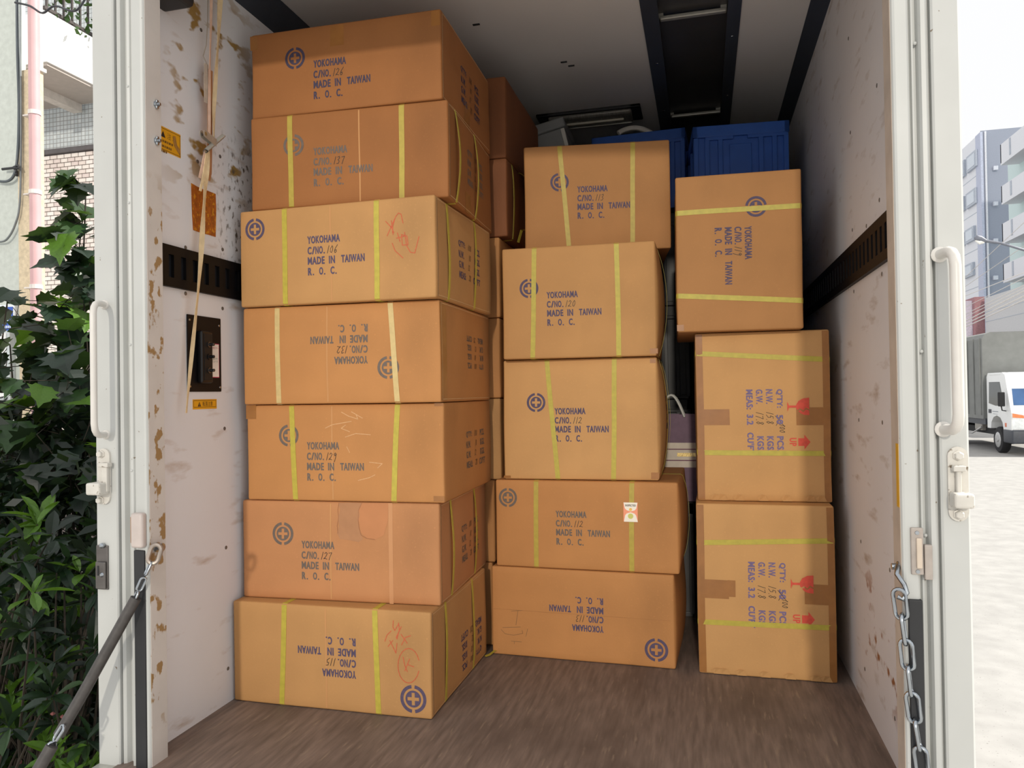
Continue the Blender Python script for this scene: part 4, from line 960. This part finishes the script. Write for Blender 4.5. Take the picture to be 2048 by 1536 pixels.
a = at(26, 336, 1, YP - .03); MB().tube([a + Vector((-.08, 0, 0)), a, a + Vector((.06, -.02, .005)), a + Vector((.07, -.02, -.012)), a + Vector((.03, -.02, -.012))], .008, 8).build('bracket_arm', m_black, t, smooth=True)
MB().tube([a + Vector((.0, .02, -.01)), a + Vector((.04, -.01, -.05))], .009, 8).build('bracket_strut', m_black, t)
# blue address plate and white board
a = at(-40, 612, 1, YP - .03); b = at(28, 664, 1, YP - .03)
t = thing('address_plate', 'blue enamel plate with white marks on the stucco wall, behind leaves', 'sign', ((a.x + b.x) / 2, YP, b.z))
MB().rbox((a.x, YP - .025, b.z), (b.x, YP, a.z), .004).build('plate_frame', mat('pale frame', (226, 232, 236), .4), t)
MB().box((a.x + .015, YP - .028, b.z + .010), (b.x - .012, YP - .025, a.z - .015)).build('plate_face', mat('enamel blue', (52, 92, 190), .3), t)
p2 = P2().ring(0, 0, 0, .045, 0, 2 * math.pi); mb = MB(); c = at(2, 632, 1, YP - .03); mb.v = [Vector((c.x + x * 1.5, YP - .0285, c.z + y)) for x, y in p2.v]; mb.f = p2.f; mb.build('plate_emblem', mat('emblem white', (228, 236, 244), .4), t, fix=False)
p2 = P2(); x = -.10
while x < .05: p2.poly([(x, -.006), (x + .008, -.006), (x + .008, .008), (x, .008)]); x += .013
mb = MB(); c = at(14, 654, 1, YP - .03); mb.v = [Vector((c.x + x, YP - .0285, c.z + y)) for x, y in p2.v]; mb.f = p2.f; mb.build('plate_marks', MATS['emblem white'], t, fix=False)
a = at(-60, 664, 1, YP - .02); b = at(26, 800, 1, YP - .02)
t = thing('wall_cabinet', 'white cabinet door with a pale frame on the stucco wall below the blue plate', 'cabinet', ((a.x + b.x) / 2, YP, b.z))
MB().rbox((a.x, YP - .04, b.z), (b.x, YP, a.z - .004), .004).build('cabinet_frame', mat('aluminium frame', (200, 208, 210), .4), t)
MB().box((a.x + .02, YP - .044, b.z + .02), (b.x - .022, YP - .04, a.z - .02)).build('cabinet_door', mat('white door', (238, 240, 240), .45), t)

# tiled apartment house with balcony
YT = 7.0
TIL = [mat('glazed tile %d' % i, c, .3, var=.05, scale=9) for i, c in enumerate(((236, 226, 218), (228, 214, 206), (222, 206, 200), (240, 232, 226)))]
ap = thing('tiled_apartment_house', 'tiled apartment house with a white balcony at the upper left', 'building', (-6, YT, ZG))
zt = at(140, 306, 1, YT).z
gw = MB().box((-9.5, YT, ZG), (-3.6, YT + .3, zt)).build('tile_wall', mat('dark grout', (104, 96, 94), .9), ap)
tm = []
for m_ in TIL:
    mb = MB().rbox((-.046, -.010, -.0215), (.046, .004, .0215), .003, 1); me_o = mb.build('tile', m_, gw, local=True); tm.append(me_o.data); bpy.data.objects.remove(me_o)
xl, xr = at(80, 450, 1, YT).x, at(197, 450, 1, YT).x
row = 0; ntile = 0; rest = MB(); zz = zt - .03
while zz > ZG + 1.0:
    x = -7.6 + (.05 if row % 2 else 0)
    while x < -3.7:
        if xl - .05 < x < xr + .05 and ntile < 300:
            o = bpy.data.objects.new('tile', tm[random.choices(range(4), (4, 3, 2, 3))[0]]); COL.objects.link(o); o.parent = gw; o.location = Vector((x, YT + random.uniform(-.001, .001), zz)) - OFF[gw.name]; ntile += 1
        else: rest.box((x - .046, YT - .010, zz - .0215), (x + .046, YT + .004, zz + .0215))
        x += .1
    zz -= .05; row += 1
r_ = rest.build('more_tiles', TIL[0], gw); r_['kind'] = 'stuff'; r_['label'] = 'more glazed wall tiles'
MB().box((-9.5, YT - .05, zt), (-3.6, YT + .3, zt + .05)).build('dark_ledge', mat('dark sill', (92, 88, 90), .6), ap)
# small square mosaic tiles above the ledge
mm = bpy.data.materials.new('pale square mosaic'); mm.use_nodes = True; nt = mm.node_tree; bs = nt.nodes['Principled BSDF']
br = nn(nt, 'ShaderNodeTexBrick'); br.offset = 0; br.inputs['Color1'].default_value = s2l((214, 220, 222)) + (1,); br.inputs['Color2'].default_value = s2l((196, 204, 208)) + (1,); br.inputs['Mortar'].default_value = s2l((150, 152, 152)) + (1,)
br.inputs['Scale'].default_value = 1; br.inputs['Brick Width'].default_value = .05; br.inputs['Row Height'].default_value = .05; br.inputs['Mortar Size'].default_value = .004
tc = nn(nt, 'ShaderNodeTexCoord'); mp = nn(nt, 'ShaderNodeMapping'); mp.inputs['Rotation'].default_value = (math.pi / 2, 0, 0)
nt.links.new(tc.outputs['Object'], mp.inputs[0]); nt.links.new(mp.outputs[0], br.inputs['Vector']); nt.links.new(br.outputs['Color'], bs.inputs['Base Color']); bs.inputs['Roughness'].default_value = .4
MB().box((-9.5, YT + .04, zt + .05), (-3.6, YT + .3, 6.5)).build('mosaic_wall', mm, ap)
XB = -5.0
n0 = at(93, 22, 0, XB); n1 = at(93, 122, 0, XB); zt_, zb_ = n0.z, n1.z
WR = mat('sunlit white render', (244, 243, 240), .7, var=.02); SOF = mat('beige soffit', (176, 166, 158), .8, var=.05)
MB().box((XB - .12, n0.y, zb_), (XB, YT, zt_)).build('balcony_parapet', WR, ap)
MB().box((-7.5, n0.y, zb_), (XB - .12, n0.y + .12, zt_)).build('balcony_end', WR, ap)
MB().box((-7.5, n0.y + .02, zb_ - .03), (XB - .02, YT, zb_ + .01)).build('balcony_soffit', SOF, ap)
MB().box((XB - .62, n0.y + .2, zb_ - .12), (XB - .50, YT, zb_ - .03)).build('soffit_beam', mat('pale beam', (206, 198, 190), .8), ap)
RL = mat('dark iron', (70, 62, 60), .5)
for k in range(10):
    y = n0.y + .06 + k * .105; MB().box((XB - .07, y - .008, zt_), (XB - .05, y + .008, zt_ + .75)).build('railing_bar', RL, ap)
for z_ in (zt_ + .06, zt_ + .75): MB().box((XB - .08, n0.y + .02, z_ - .015), (XB - .04, YT, z_ + .015)).build('railing_rail', RL, ap)

# ------------------------------------------------------------------ plants between the truck and the houses
def leafmesh(name, outline, fold, m, curl=.15):
    """outline: half leaf (x,y) from base to tip; folded along the midrib and curled"""
    n = len(outline); vs_ = []; fs = []
    for x, y in outline: vs_.append((0, y, -curl * y * y))
    for x, y in outline: vs_.append((x, y, fold * x - curl * y * y))
    for x, y in outline: vs_.append((-x, y, fold * x - curl * y * y))
    for i in range(n - 1):
        fs.append((i, n + i, n + i + 1, i + 1)); fs.append((i, i + 1, 2 * n + i + 1, 2 * n + i))
    me = bpy.data.meshes.new(name); me.from_pydata(vs_, [], fs)
    bm = bmesh.new(); bm.from_mesh(me); bmesh.ops.remove_doubles(bm, verts=bm.verts[:], dist=1e-4); bm.to_mesh(me); bm.free()
    me.materials.append(m); return me
def leafmat(name, c, tr=.25):
    m = mat(name, c, .42, var=.18, scale=14); b = m.node_tree.nodes['Principled BSDF']; nt = m.node_tree
    tl = nn(nt, 'ShaderNodeBsdfTranslucent'); ms = nn(nt, 'ShaderNodeMixShader'); ms.inputs[0].default_value = tr
    tl.inputs[0].default_value = s2l((min(255, c[0] + 40), min(255, c[1] + 45), c[2])) + (1,)
    out = nt.nodes['Material Output']; nt.links.new(b.outputs[0], ms.inputs[1]); nt.links.new(tl.outputs[0], ms.inputs[2]); nt.links.new(ms.outputs[0], out.inputs[0]); return m
LG = [leafmat('deep green leaf', (24, 44, 30)), leafmat('dark leaf', (20, 34, 26)), leafmat('mid green leaf', (42, 68, 34)), leafmat('fresh green leaf', (80, 116, 40), .3)]
lance = [(0, 0), (.10, .15), (.17, .40), (.19, .60), (.13, .82), (0, 1.0)]
broad = [(0, 0), (.30, -.10), (.42, .08), (.62, .12), (.46, .30), (.66, .46), (.40, .50), (.36, .66), (.14, .78), (0, 1.05)]
LM = [leafmesh('lance_leaf', lance, .45, m) for m in LG]; BMh = [leafmesh('broad_leaf', broad, .18, m) for m in LG]
TWIG = mat('brown twig', (46, 38, 28), .8, var=.2)
def leaf(par, me, p, d, roll_, sc):
    d = Vector(d).normalized(); o = bpy.data.objects.new('leaf', me); COL.objects.link(o); o.parent = par
    q = d.to_track_quat('Y', 'Z'); o.rotation_mode = 'QUATERNION'; o.rotation_quaternion = q @ Matrix.Rotation(roll_, 4, 'Y').to_quaternion()
    o.location = Vector(p) - OFF[par.name]; o.scale = (sc, sc, sc); return o
def corridor(y, lo=.945, hi=1.17): return CAM.x - random.uniform(lo, hi) * y
rn = random.Random(5)
def shrub_whorls(label, base, spots, n_leaf, sc, group='low leafy shrubs beside the truck'):
    t = thing('leafy_shrub', label, 'shrub', base, 0, group); st = MB()
    for (x, y, z) in spots:
        p = Vector((x, y, z)); b0 = Vector(base) + Vector((rn.uniform(-.1, .1), rn.uniform(-.1, .1), .05))
        mid_ = b0.lerp(p, .6) + Vector((rn.uniform(-.08, .08), rn.uniform(-.08, .08), 0)); st.tube([b0, mid_, p], [.009, .005, .0025], 5)
        ax = Vector((rn.uniform(-.3, .6), rn.uniform(-.9, 0), rn.uniform(.1, 1))).normalized(); fresh = rn.random() < .2; ph = rn.random() * 6
        for k in range(n_leaf):
            a_ = ph + 2.4 * k; u = ax.orthogonal().normalized(); v = ax.cross(u); d = u * math.cos(a_) + v * math.sin(a_) + ax * rn.uniform(.15, .9)
            mi = (3 if fresh else rn.choices((0, 1, 2), (4, 4, 2))[0]); s_ = sc * rn.uniform(.65, 1.25)
            leaf(t, LM[mi], p + ax * rn.uniform(-.03, .015), d, rn.uniform(-.5, .5), s_)
    st.build('stem', TWIG, t); return t
def spots(n, y0, y1, z0, z1, lo=.93, hi=1.2):
    L = []
    for i in range(n):
        y = rn.uniform(y0, y1); L.append((CAM.x - rn.uniform(lo, hi) * y, y, rn.uniform(z0, z1)))
    return L
shrub_whorls('dark narrow-leaved shrub nearest the truck, below the left latch', (-.85, 2.05, ZG + .08), spots(42, 1.75, 2.15, -.75, .05), 7, .085)
shrub_whorls('narrow-leaved shrub with bright young shoots, behind the rubber-sleeved chain', (-1.15, 2.35, ZG + .08), spots(42, 2.1, 2.5, -.6, .45), 7, .095)
shrub_whorls('leafy shrub hugging the lower end of the left post', (-.80, 1.95, ZG + .08), spots(42, 1.7, 2.1, -.7, .35, .94, 1.1), 7, .095)
shrub_whorls('leafy shrub at the left picture edge below the broad leaves', (-1.3, 2.15, ZG + .08), spots(42, 1.9, 2.35, -.5, .55, 1.03, 1.2), 7, .10)
t = shrub_whorls('narrow-leaved shrub with pink seed heads at the lower left corner', (-1.5, 2.6, ZG + .08), spots(40, 2.3, 2.8, -.8, .7, .96, 1.25), 7, .10)
for i in range(10):
    y = rn.uniform(1.8, 2.1); p = Vector((CAM.x - rn.uniform(1.0, 1.16) * y, y, rn.uniform(-.3, .1)))
    MB().lathe(p, (rn.uniform(-1, 1), -1, .3), [(.001, 0), (.004, .004), (.006, .008), (.002, .014)], 6).build('seed_head', mat('pink flower', (126, 72, 70), .7, var=.2), t)
def broad_shrub(label, base, clumps, sc):
    t = thing('broad_leaved_shrub', label, 'shrub', base, 0, 'tall broad-leaved shrubs beside the truck'); st = MB()
    for (x, y, z, n, rad) in clumps:
        c = Vector((x, y, z)); b0 = Vector(base) + Vector((rn.uniform(-.1, .1), rn.uniform(-.1, .1), .05)); st.tube([b0, b0.lerp(c, .55) + Vector((rn.uniform(-.15, .05), 0, .1)), c], [.012, .007, .003], 5)
        for k in range(n):
            o_ = Vector((rn.gauss(0, rad), rn.gauss(0, rad), rn.gauss(0, rad * .8))); p = c + o_
            d = (Vector((rn.uniform(-.8, .8), rn.uniform(-.9, .2), rn.uniform(-.9, .1))) + o_ * 2); mi = rn.choices((0, 1, 2, 3), (4, 5, 2, .5))[0]
            leaf(t, BMh[mi], p, d, rn.uniform(-.6, .6), sc * rn.uniform(.6, 1.2)); st.tube([p, c.lerp(p, .4)], .0018, 4)
    st.build('stem', TWIG, t); return t
B_ = lambda px_, py_, y, n, r: (lambda p: (p.x, p.y, p.z, n, r))(at(px_, py_, 1, y))
broad_shrub('tall dark broad-leaved shrub climbing beside the left post', (-1.5, 2.9, ZG + .08), [B_(172, 380, 2.9, 9, .05), B_(165, 440, 2.9, 12, .06), B_(172, 510, 2.8, 16, .07), B_(165, 570, 2.8, 16, .08), B_(150, 640, 2.8, 18, .09), B_(130, 700, 2.8, 20, .11), B_(160, 760, 2.7, 24, .11), B_(120, 830, 2.6, 24, .12), B_(170, 880, 2.6, 24, .11), B_(140, 950, 2.5, 26, .12)], .125)
broad_shrub('broad-leaved shrub spreading over the stucco wall at the far left', (-1.9, 2.9, ZG + .08), [B_(15, 600, 2.9, 5, .07), B_(60, 640, 2.9, 5, .06), B_(20, 690, 2.8, 8, .09), B_(70, 730, 2.8, 8, .08), B_(30, 790, 2.7, 16, .10), B_(80, 810, 2.7, 18, .10), B_(20, 880, 2.6, 20, .12), B_(70, 930, 2.6, 24, .12), B_(30, 1000, 2.5, 24, .12), B_(90, 1040, 2.5, 24, .13)], .125)
# deep foliage nobody could count
hb = MB()
for i in range(15000):
    y = rn.uniform(2.25, 3.45); x = rn.uniform(-3.1, -.62); z_ = ZG + .05 + (1.60 + .25 * noise.noise(Vector((x * 2, y, 3)))) * rn.random() ** (1.1 if y > 2.6 else 1.6)
    d = Vector((rn.uniform(-1, 1), rn.uniform(-1, .4), rn.uniform(-.8, .6))).normalized(); u = d.orthogonal().normalized(); u = Matrix.Rotation(rn.uniform(0, 6.3), 3, d) @ u; s_ = rn.uniform(.05, .11); p = Vector((x, y, z_))
    hb.add([p, p + d * s_ * .5 + u * s_ * .22, p + d * s_, p + d * s_ * .5 - u * s_ * .22], [(0, 1, 2, 3)])
o = hb.build('hedge_foliage', LG[1], None, fix=False); tag(o, 'deep dark hedge foliage behind the shrubs', 'foliage', kind='stuff')
bl_ = MB()
for i in range(160):
    y = rn.uniform(n0.y, 7); p = Vector((XB - .05 + rn.uniform(-.1, .15), y, zt_ + rn.uniform(-.05, .8))); d = Vector((rn.uniform(-1, 1), rn.uniform(-1, 1), rn.uniform(-1, .3))).normalized(); u = d.orthogonal().normalized(); s_ = rn.uniform(.06, .12)
    bl_.add([p, p + d * s_ * .5 + u * s_ * .25, p + d * s_, p + d * s_ * .5 - u * s_ * .25], [(0, 1, 2, 3)])
tag(bl_.build('balcony_vine', LG[2], None, fix=False), 'vine tangled in the balcony railing', 'vine', kind='stuff')

# ------------------------------------------------------------------ the street on the right
# oncoming canvas-covered truck
XS = 8.7
t = thing('delivery_truck', 'white delivery truck with a grey canvas cover, coming up the street', 'truck', (9.6, 22, ZG))
CAB = mat('white truck paint', (238, 240, 240), .3, var=.02); CAN = mat('grey canvas', (128, 130, 128), .7, var=.08, scale=5, bump=.6, bscale=8); GLS = mat('blue tinted glass', (70, 104, 150), .08, var=.2, scale=2); DGL = mat('dark window glass', (40, 48, 46), .1, var=.2); BMP = mat('dark grey bumper', (62, 66, 74), .5); TYR = mat('tyre rubber', (36, 36, 38), .8); HUB = mat('wheel steel', (190, 190, 190), .35, metal=.5)
zg = ZG; xw = 1.75
# canvas: rounded-top profile extruded along y
prof = [(XS - .06, zg + .85), (XS - .06, 2.12), (XS + .02, 2.24), (XS + .14, 2.29), (XS + xw + .06, 2.29), (XS + xw + .18, 2.24), (XS + xw + .24, 2.12), (XS + xw + .24, zg + .85)]
MB().prism([(x, 22.62, z_) for x, z_ in prof], (0, 4.4, 0)).build('canvas_cover', CAN, t)
for k in range(9): MB().tube([(XS - .065, 22.75 + k * .5, zg + .95), (XS - .075, 22.75 + k * .5, 1.4), (XS - .065, 22.77 + k * .5, 2.14)], .02, 6).build('canvas_fold', CAN, t, smooth=True)
MB().box((XS - .02, 22.6, zg + .70), (XS + xw + .2, 27.0, zg + .86)).build('bed_frame', BMP, t)
MB().box((XS + .1, 22.3, zg + .45), (XS + xw - .1, 27.0, zg + .62)).build('chassis', TYR, t)
MB().tube([(XS - .02, 22.9, zg + .62), (XS - .03, 23.6, zg + .42), (XS - .02, 25.2, zg + .40)], .025, 6).build('side_guard', HUB, t)
MB().rbox((XS + .0, 22.95, zg + .52), (XS + .3, 23.5, zg + .78), .03).build('fuel_tank', mat('tank', (150, 146, 140), .5), t)
# cab side profile (y,z) extruded along x
cp = [(22.52, zg + .62), (22.52, zg + 1.98), (22.42, zg + 2.08), (21.45, zg + 2.08), (21.28, zg + 2.02), (20.98, zg + 1.22), (20.92, zg + 1.10), (20.90, zg + .62), (21.42, zg + .62), (21.48, zg + .80), (21.62, zg + .92), (21.85, zg + .97), (22.08, zg + .92), (22.24, zg + .78), (22.28, zg + .62)]
MB().prism([(XS, y, z_) for y, z_ in cp], (xw, 0, 0)).build('cab_body', CAB, t)
MB().prism([(XS - .006, y, z_) for y, z_ in ((22.38, zg + 1.28), (22.34, zg + 1.84), (21.62, zg + 1.84), (21.36, zg + 1.24), (21.9, zg + 1.22))], (.02, 0, 0)).build('side_window', DGL, t)
MB().prism([(XS + .12, 21.262, zg + 1.96), (XS + xw - .12, 21.262, zg + 1.96), (XS + xw - .08, 20.985, zg + 1.25), (XS + .08, 20.985, zg + 1.25)], (0, .03, 0)).build('windshield', GLS, t)
MB().rbox((XS - .02, 20.82, zg + .30), (XS + xw + .02, 21.42, zg + .64), .04).build('bumper', BMP, t, smooth=True)
MB().prism([(XS + .0, 20.905, zg + 1.06), (XS + .34, 20.895, zg + 1.00), (XS + .40, 20.89, zg + .66), (XS + .02, 20.89, zg + .66)], (0, .05, 0)).build('headlight', mat('clear lamp glass', (226, 230, 232), .1), t)
MB().prism([(XS + .02, 20.88, zg + 1.05), (XS + .26, 20.885, zg + 1.0), (XS + .27, 20.885, zg + .93), (XS + .02, 20.88, zg + .95)], (0, .02, 0)).build('turn_signal', mat('amber lens', (236, 140, 90), .2), t)
MB().rbox((XS - .008, 21.22, zg + .70), (XS + .01, 21.32, zg + .80), .004).build('side_marker', mat('amber marker', (222, 120, 80), .2), t)
MB().rbox((XS - .20, 21.10, zg + 1.22), (XS - .06, 21.20, zg + 1.58), .02).build('mirror', TYR, t, smooth=True)
MB().tube([(XS - .13, 21.16, zg + 1.22), (XS - .1, 21.2, zg + 1.12), (XS + .02, 21.25, zg + 1.10)], .015, 6).build('mirror_arm', TYR, t)
MB().rbox((XS - .012, 22.22, zg + 1.02), (XS + .005, 22.40, zg + 1.12), .004).build('door_handle', BMP, t)
MB().box((XS - .004, 21.75, zg + 1.06), (XS, 22.15, zg + 1.075)).build('door_lettering', mat('grey lettering', (120, 130, 140), .5), t)
MB().box((XS - .004, 21.80, zg + 1.00), (XS, 22.10, zg + 1.008)).build('door_lettering', MATS['grey lettering'], t)
for wx, wy in ((XS + .02, 21.86), (XS + xw - .22, 21.86), (XS + .05, 25.4), (XS + xw - .25, 25.4)):
    whl = MB().lathe((wx, wy, zg + .34), (1, 0, 0), [(.16, 0), (.31, .0), (.34, .03), (.34, .17), (.31, .20), (.16, .20)], 24).build('tyre', TYR, t, smooth=True)
    MB().lathe((wx - .012, wy, zg + .34), (1, 0, 0), [(.05, -.02), (.06, 0), (.10, .004), (.18, -.004), (.20, .006), (.20, .03)], 20).build('wheel_rim', HUB, whl, smooth=True)
MB().rbox((XS - .01, 21.55, zg + 2.02), (XS + .05, 22.30, zg + 2.06), .01).build('rain_gutter', CAB, t)
# apartment blocks far down the street
WA = mat('white apartment render', (226, 228, 234), .8, var=.02); GA = mat('shaded blue grey end wall', (150, 156, 172), .8, var=.03); TEAL = mat('pale teal wall', (204, 222, 222), .8, var=.02); WF = mat('grey window frame', (176, 184, 196), .5); WG = mat('pale window glass', (196, 206, 218), .1, var=.1)
XA = 21.0; ca = at(1964, 400, 0, XA); YA = ca.y; zr = at(1964, 262, 0, XA).z
t = thing('apartment_block', 'white apartment block with projecting windows and a shaded grey end wall, far down the street', 'building', (XA + 3, YA, ZG))
MB().box((XA, YA, ZG), (XA + 8, YA + 22, zr)).build('block_wall', WA, t)
MB().box((XA - .02, YA - .06, ZG), (XA + 8, YA, zr + .1)).build('end_wall', GA, t)  # shade on this end is put into its blue grey colour
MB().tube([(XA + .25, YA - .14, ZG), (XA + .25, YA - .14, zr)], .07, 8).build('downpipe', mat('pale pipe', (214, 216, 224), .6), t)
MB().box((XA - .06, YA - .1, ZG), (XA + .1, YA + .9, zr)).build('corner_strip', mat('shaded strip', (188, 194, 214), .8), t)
rows = [((1938, 1957), (300, 345)), ((1937, 1956), (375, 418)), ((1935, 1952), (450, 490)), ((1932, 1950), (522, 560)), ((1921, 1933), (318, 362)), ((1921, 1932), (390, 430)), ((1919, 1931), (462, 500))]
for (xa, xb), (va, vb) in rows:
    p = at(xa, vb, 0, XA); q = at(xb, va, 0, XA); zlo = at((xa + xb) / 2, vb - 6, 0, XA).z; zhi = at((xa + xb) / 2, va + 6, 0, XA).z; ya, yb = min(p.y, q.y), max(p.y, q.y)
    f = MB().box((XA - .18, ya, zlo), (XA, yb, zhi)).build('window', WF, t); MB().box((XA - .20, ya + (yb - ya) * .14, zlo + .16), (XA - .17, yb - (yb - ya) * .14, zhi - .16)).build('pane', WG, f)
for v in (300, 372, 444, 518, 580):
    z_ = at(1940, v + 62, 0, XA).z; MB().box((XA - .012, YA + .9, z_), (XA, YA + 22, z_ + .05)).build('joint_line', WF, t)
for v in (337, 408, 482, 556):
    p = at(1990, v, 1, YA - .1); MB().rbox((p.x - .15, YA - .3, p.z - .15), (p.x + .15, YA - .06, p.z + .15), .03).build('vent_hood', mat('pale hood', (206, 210, 222), .6), t)
XT = 20.2; yt1 = at(2018, 450, 0, XT).y; xb_ = 19.2; yb1 = at(2004, 450, 0, xb_).y
t = thing('balcony_block', 'pale apartment block with white balconies at the right edge, down the street', 'building', (XT + 3, yt1 - 8, ZG))
MB().box((XT, 36, ZG), (XT + 9, yt1, at(2046, 268, 0, XT).z)).build('block_wall', TEAL, t)
for va, vb in ((530, 563), (448, 484), (372, 405), (287, 325)):
    zh = at(2004, va, 0, xb_).z; zl = at(2004, vb, 0, xb_).z
    bo_ = MB().box((xb_, 37, zl), (xb_ + .12, yb1, zh)).box((xb_, yb1 - .12, zl), (XT, yb1, zh)).build('balcony_front', WA, t)
    MB().box((xb_, 37, zl - .12), (XT, yb1, zl)).build('balcony_floor', WA, t)
    for k in range(6): MB().box((xb_ - .03, yb1 - 1.6 - k * 2.2, zl + .1), (xb_, yb1 - 1.4 - k * 2.2, zh - .05)).build('balcony_post', WF, bo_)
    f = MB().box((XT - .06, yb1 - 3.4, zl), (XT, yb1 - 1.2, zl + 1.9)).build('window', WF, t); MB().box((XT - .08, yb1 - 3.2, zl + .15), (XT - .05, yb1 - 1.4, zl + 1.75)).build('pane', DGL, f)
XL = 17.0; pl_ = at(1970, 596, 0, XL)
t = thing('low_street_building', 'low concrete building with a reddish end block, behind the delivery truck', 'building', (XL + 2, pl_.y - 6, ZG))
MB().box((XL, 30, ZG), (XL + 3, pl_.y, pl_.z)).build('concrete_wall', mat('pale concrete', (206, 206, 208), .85, var=.05), t)
a = at(1949, 594, 1, pl_.y + .5); b = at(1969, 594, 1, pl_.y + .5)
MB().box((a.x, pl_.y + .5, ZG), (b.x, pl_.y + 4, a.z)).build('red_block', mat('reddish tile', (172, 128, 132), .8), t)
a2 = at(1925, 602, 1, pl_.y + .9)
MB().box((a2.x, pl_.y + .9, ZG), (a.x, pl_.y + 4, a2.z)).build('side_block', mat('lilac wall', (198, 192, 206), .8), t)
for v in (620, 640): MB().box((XL - .01, 30, at(1990, v, 0, XL).z), (XL, pl_.y, at(1990, v, 0, XL).z + .03)).build('wall_joint', WF, t)
# street lamp
YLm = 26.0; h0 = at(1948, 476, 1, YLm); h1 = at(1972, 482, 1, YLm); a1 = at(2048, 500, 1, YLm); pole = at(2120, 530, 1, YLm)
t = thing('street_lamp', 'street lamp with a curved grey arm and white shade over the road', 'lamp', (pole.x, YLm, ZG))
LMP = mat('lamp grey', (120, 124, 136), .5)
MB().tube([h1, at(2000, 486, 1, YLm), a1, at(2090, 513, 1, YLm), pole], [.05, .035, .04, .045, .05], 8).build('lamp_arm', LMP, t, smooth=True)
MB().tube([(pole.x, YLm, ZG), (pole.x, YLm, pole.z + .3)], [.10, .07], 10).build('lamp_pole', LMP, t, smooth=True)
hc = (h0 + h1) / 2; MB().tube([h0 + Vector((0, 0, .0)), h0.lerp(h1, .2) + Vector((0, 0, .02)), hc + Vector((0, 0, .02)), h1], [.02, .09, .10, .05], 10).build('lamp_head', LMP, t, smooth=True)
MB().tube([h0.lerp(h1, .12) + Vector((0, 0, -.06)), h0.lerp(h1, .5) + Vector((0, 0, -.09)), h0.lerp(h1, .85) + Vector((0, 0, -.06))], [.03, .075, .03], 10).build('lamp_shade', mat('lamp shade white', (240, 240, 236), .3), t, smooth=True)
# overhead wires
WIR = mat('sunlit wire', (222, 218, 214), .5)
for i, (va, vb, r) in enumerate(((646, 592, .022), (640, 582, .022), (632, 576, .014), (626, 570, .014), (652, 600, .022), (590, 545, .014), (612, 556, .012))):
    A_ = at(1935, va, 0, 12.0); B__ = at(2048, vb, 0, 12.0); d = B__ - A_; P = [A_ - d * 2, A_, B__, B__ + d * 1.5]
    o = MB().tube(P, r, 5).build('overhead_wire', WIR); tag(o, ['lowest but one', 'third lowest', 'fourth lowest', 'fifth lowest', 'lowest', 'topmost', 'second highest'][i] + ' of the bright overhead wires above the delivery truck', 'wire', 'overhead wires')
for i, (p, q) in enumerate((((1933, 552), (2048, 445)), ((1955, 556), (2048, 492)))):
    A_ = at(*p, 0, 14.0); B__ = at(*q, 0, 14.0); d = B__ - A_
    tag(MB().tube([A_ - d * 1.2, B__ + d * 1.2], .014, 5).build('overhead_wire', WIR), ('upper' if i == 0 else 'lower') + ' of two slanting wires crossing below the street lamp', 'wire', 'overhead wires')
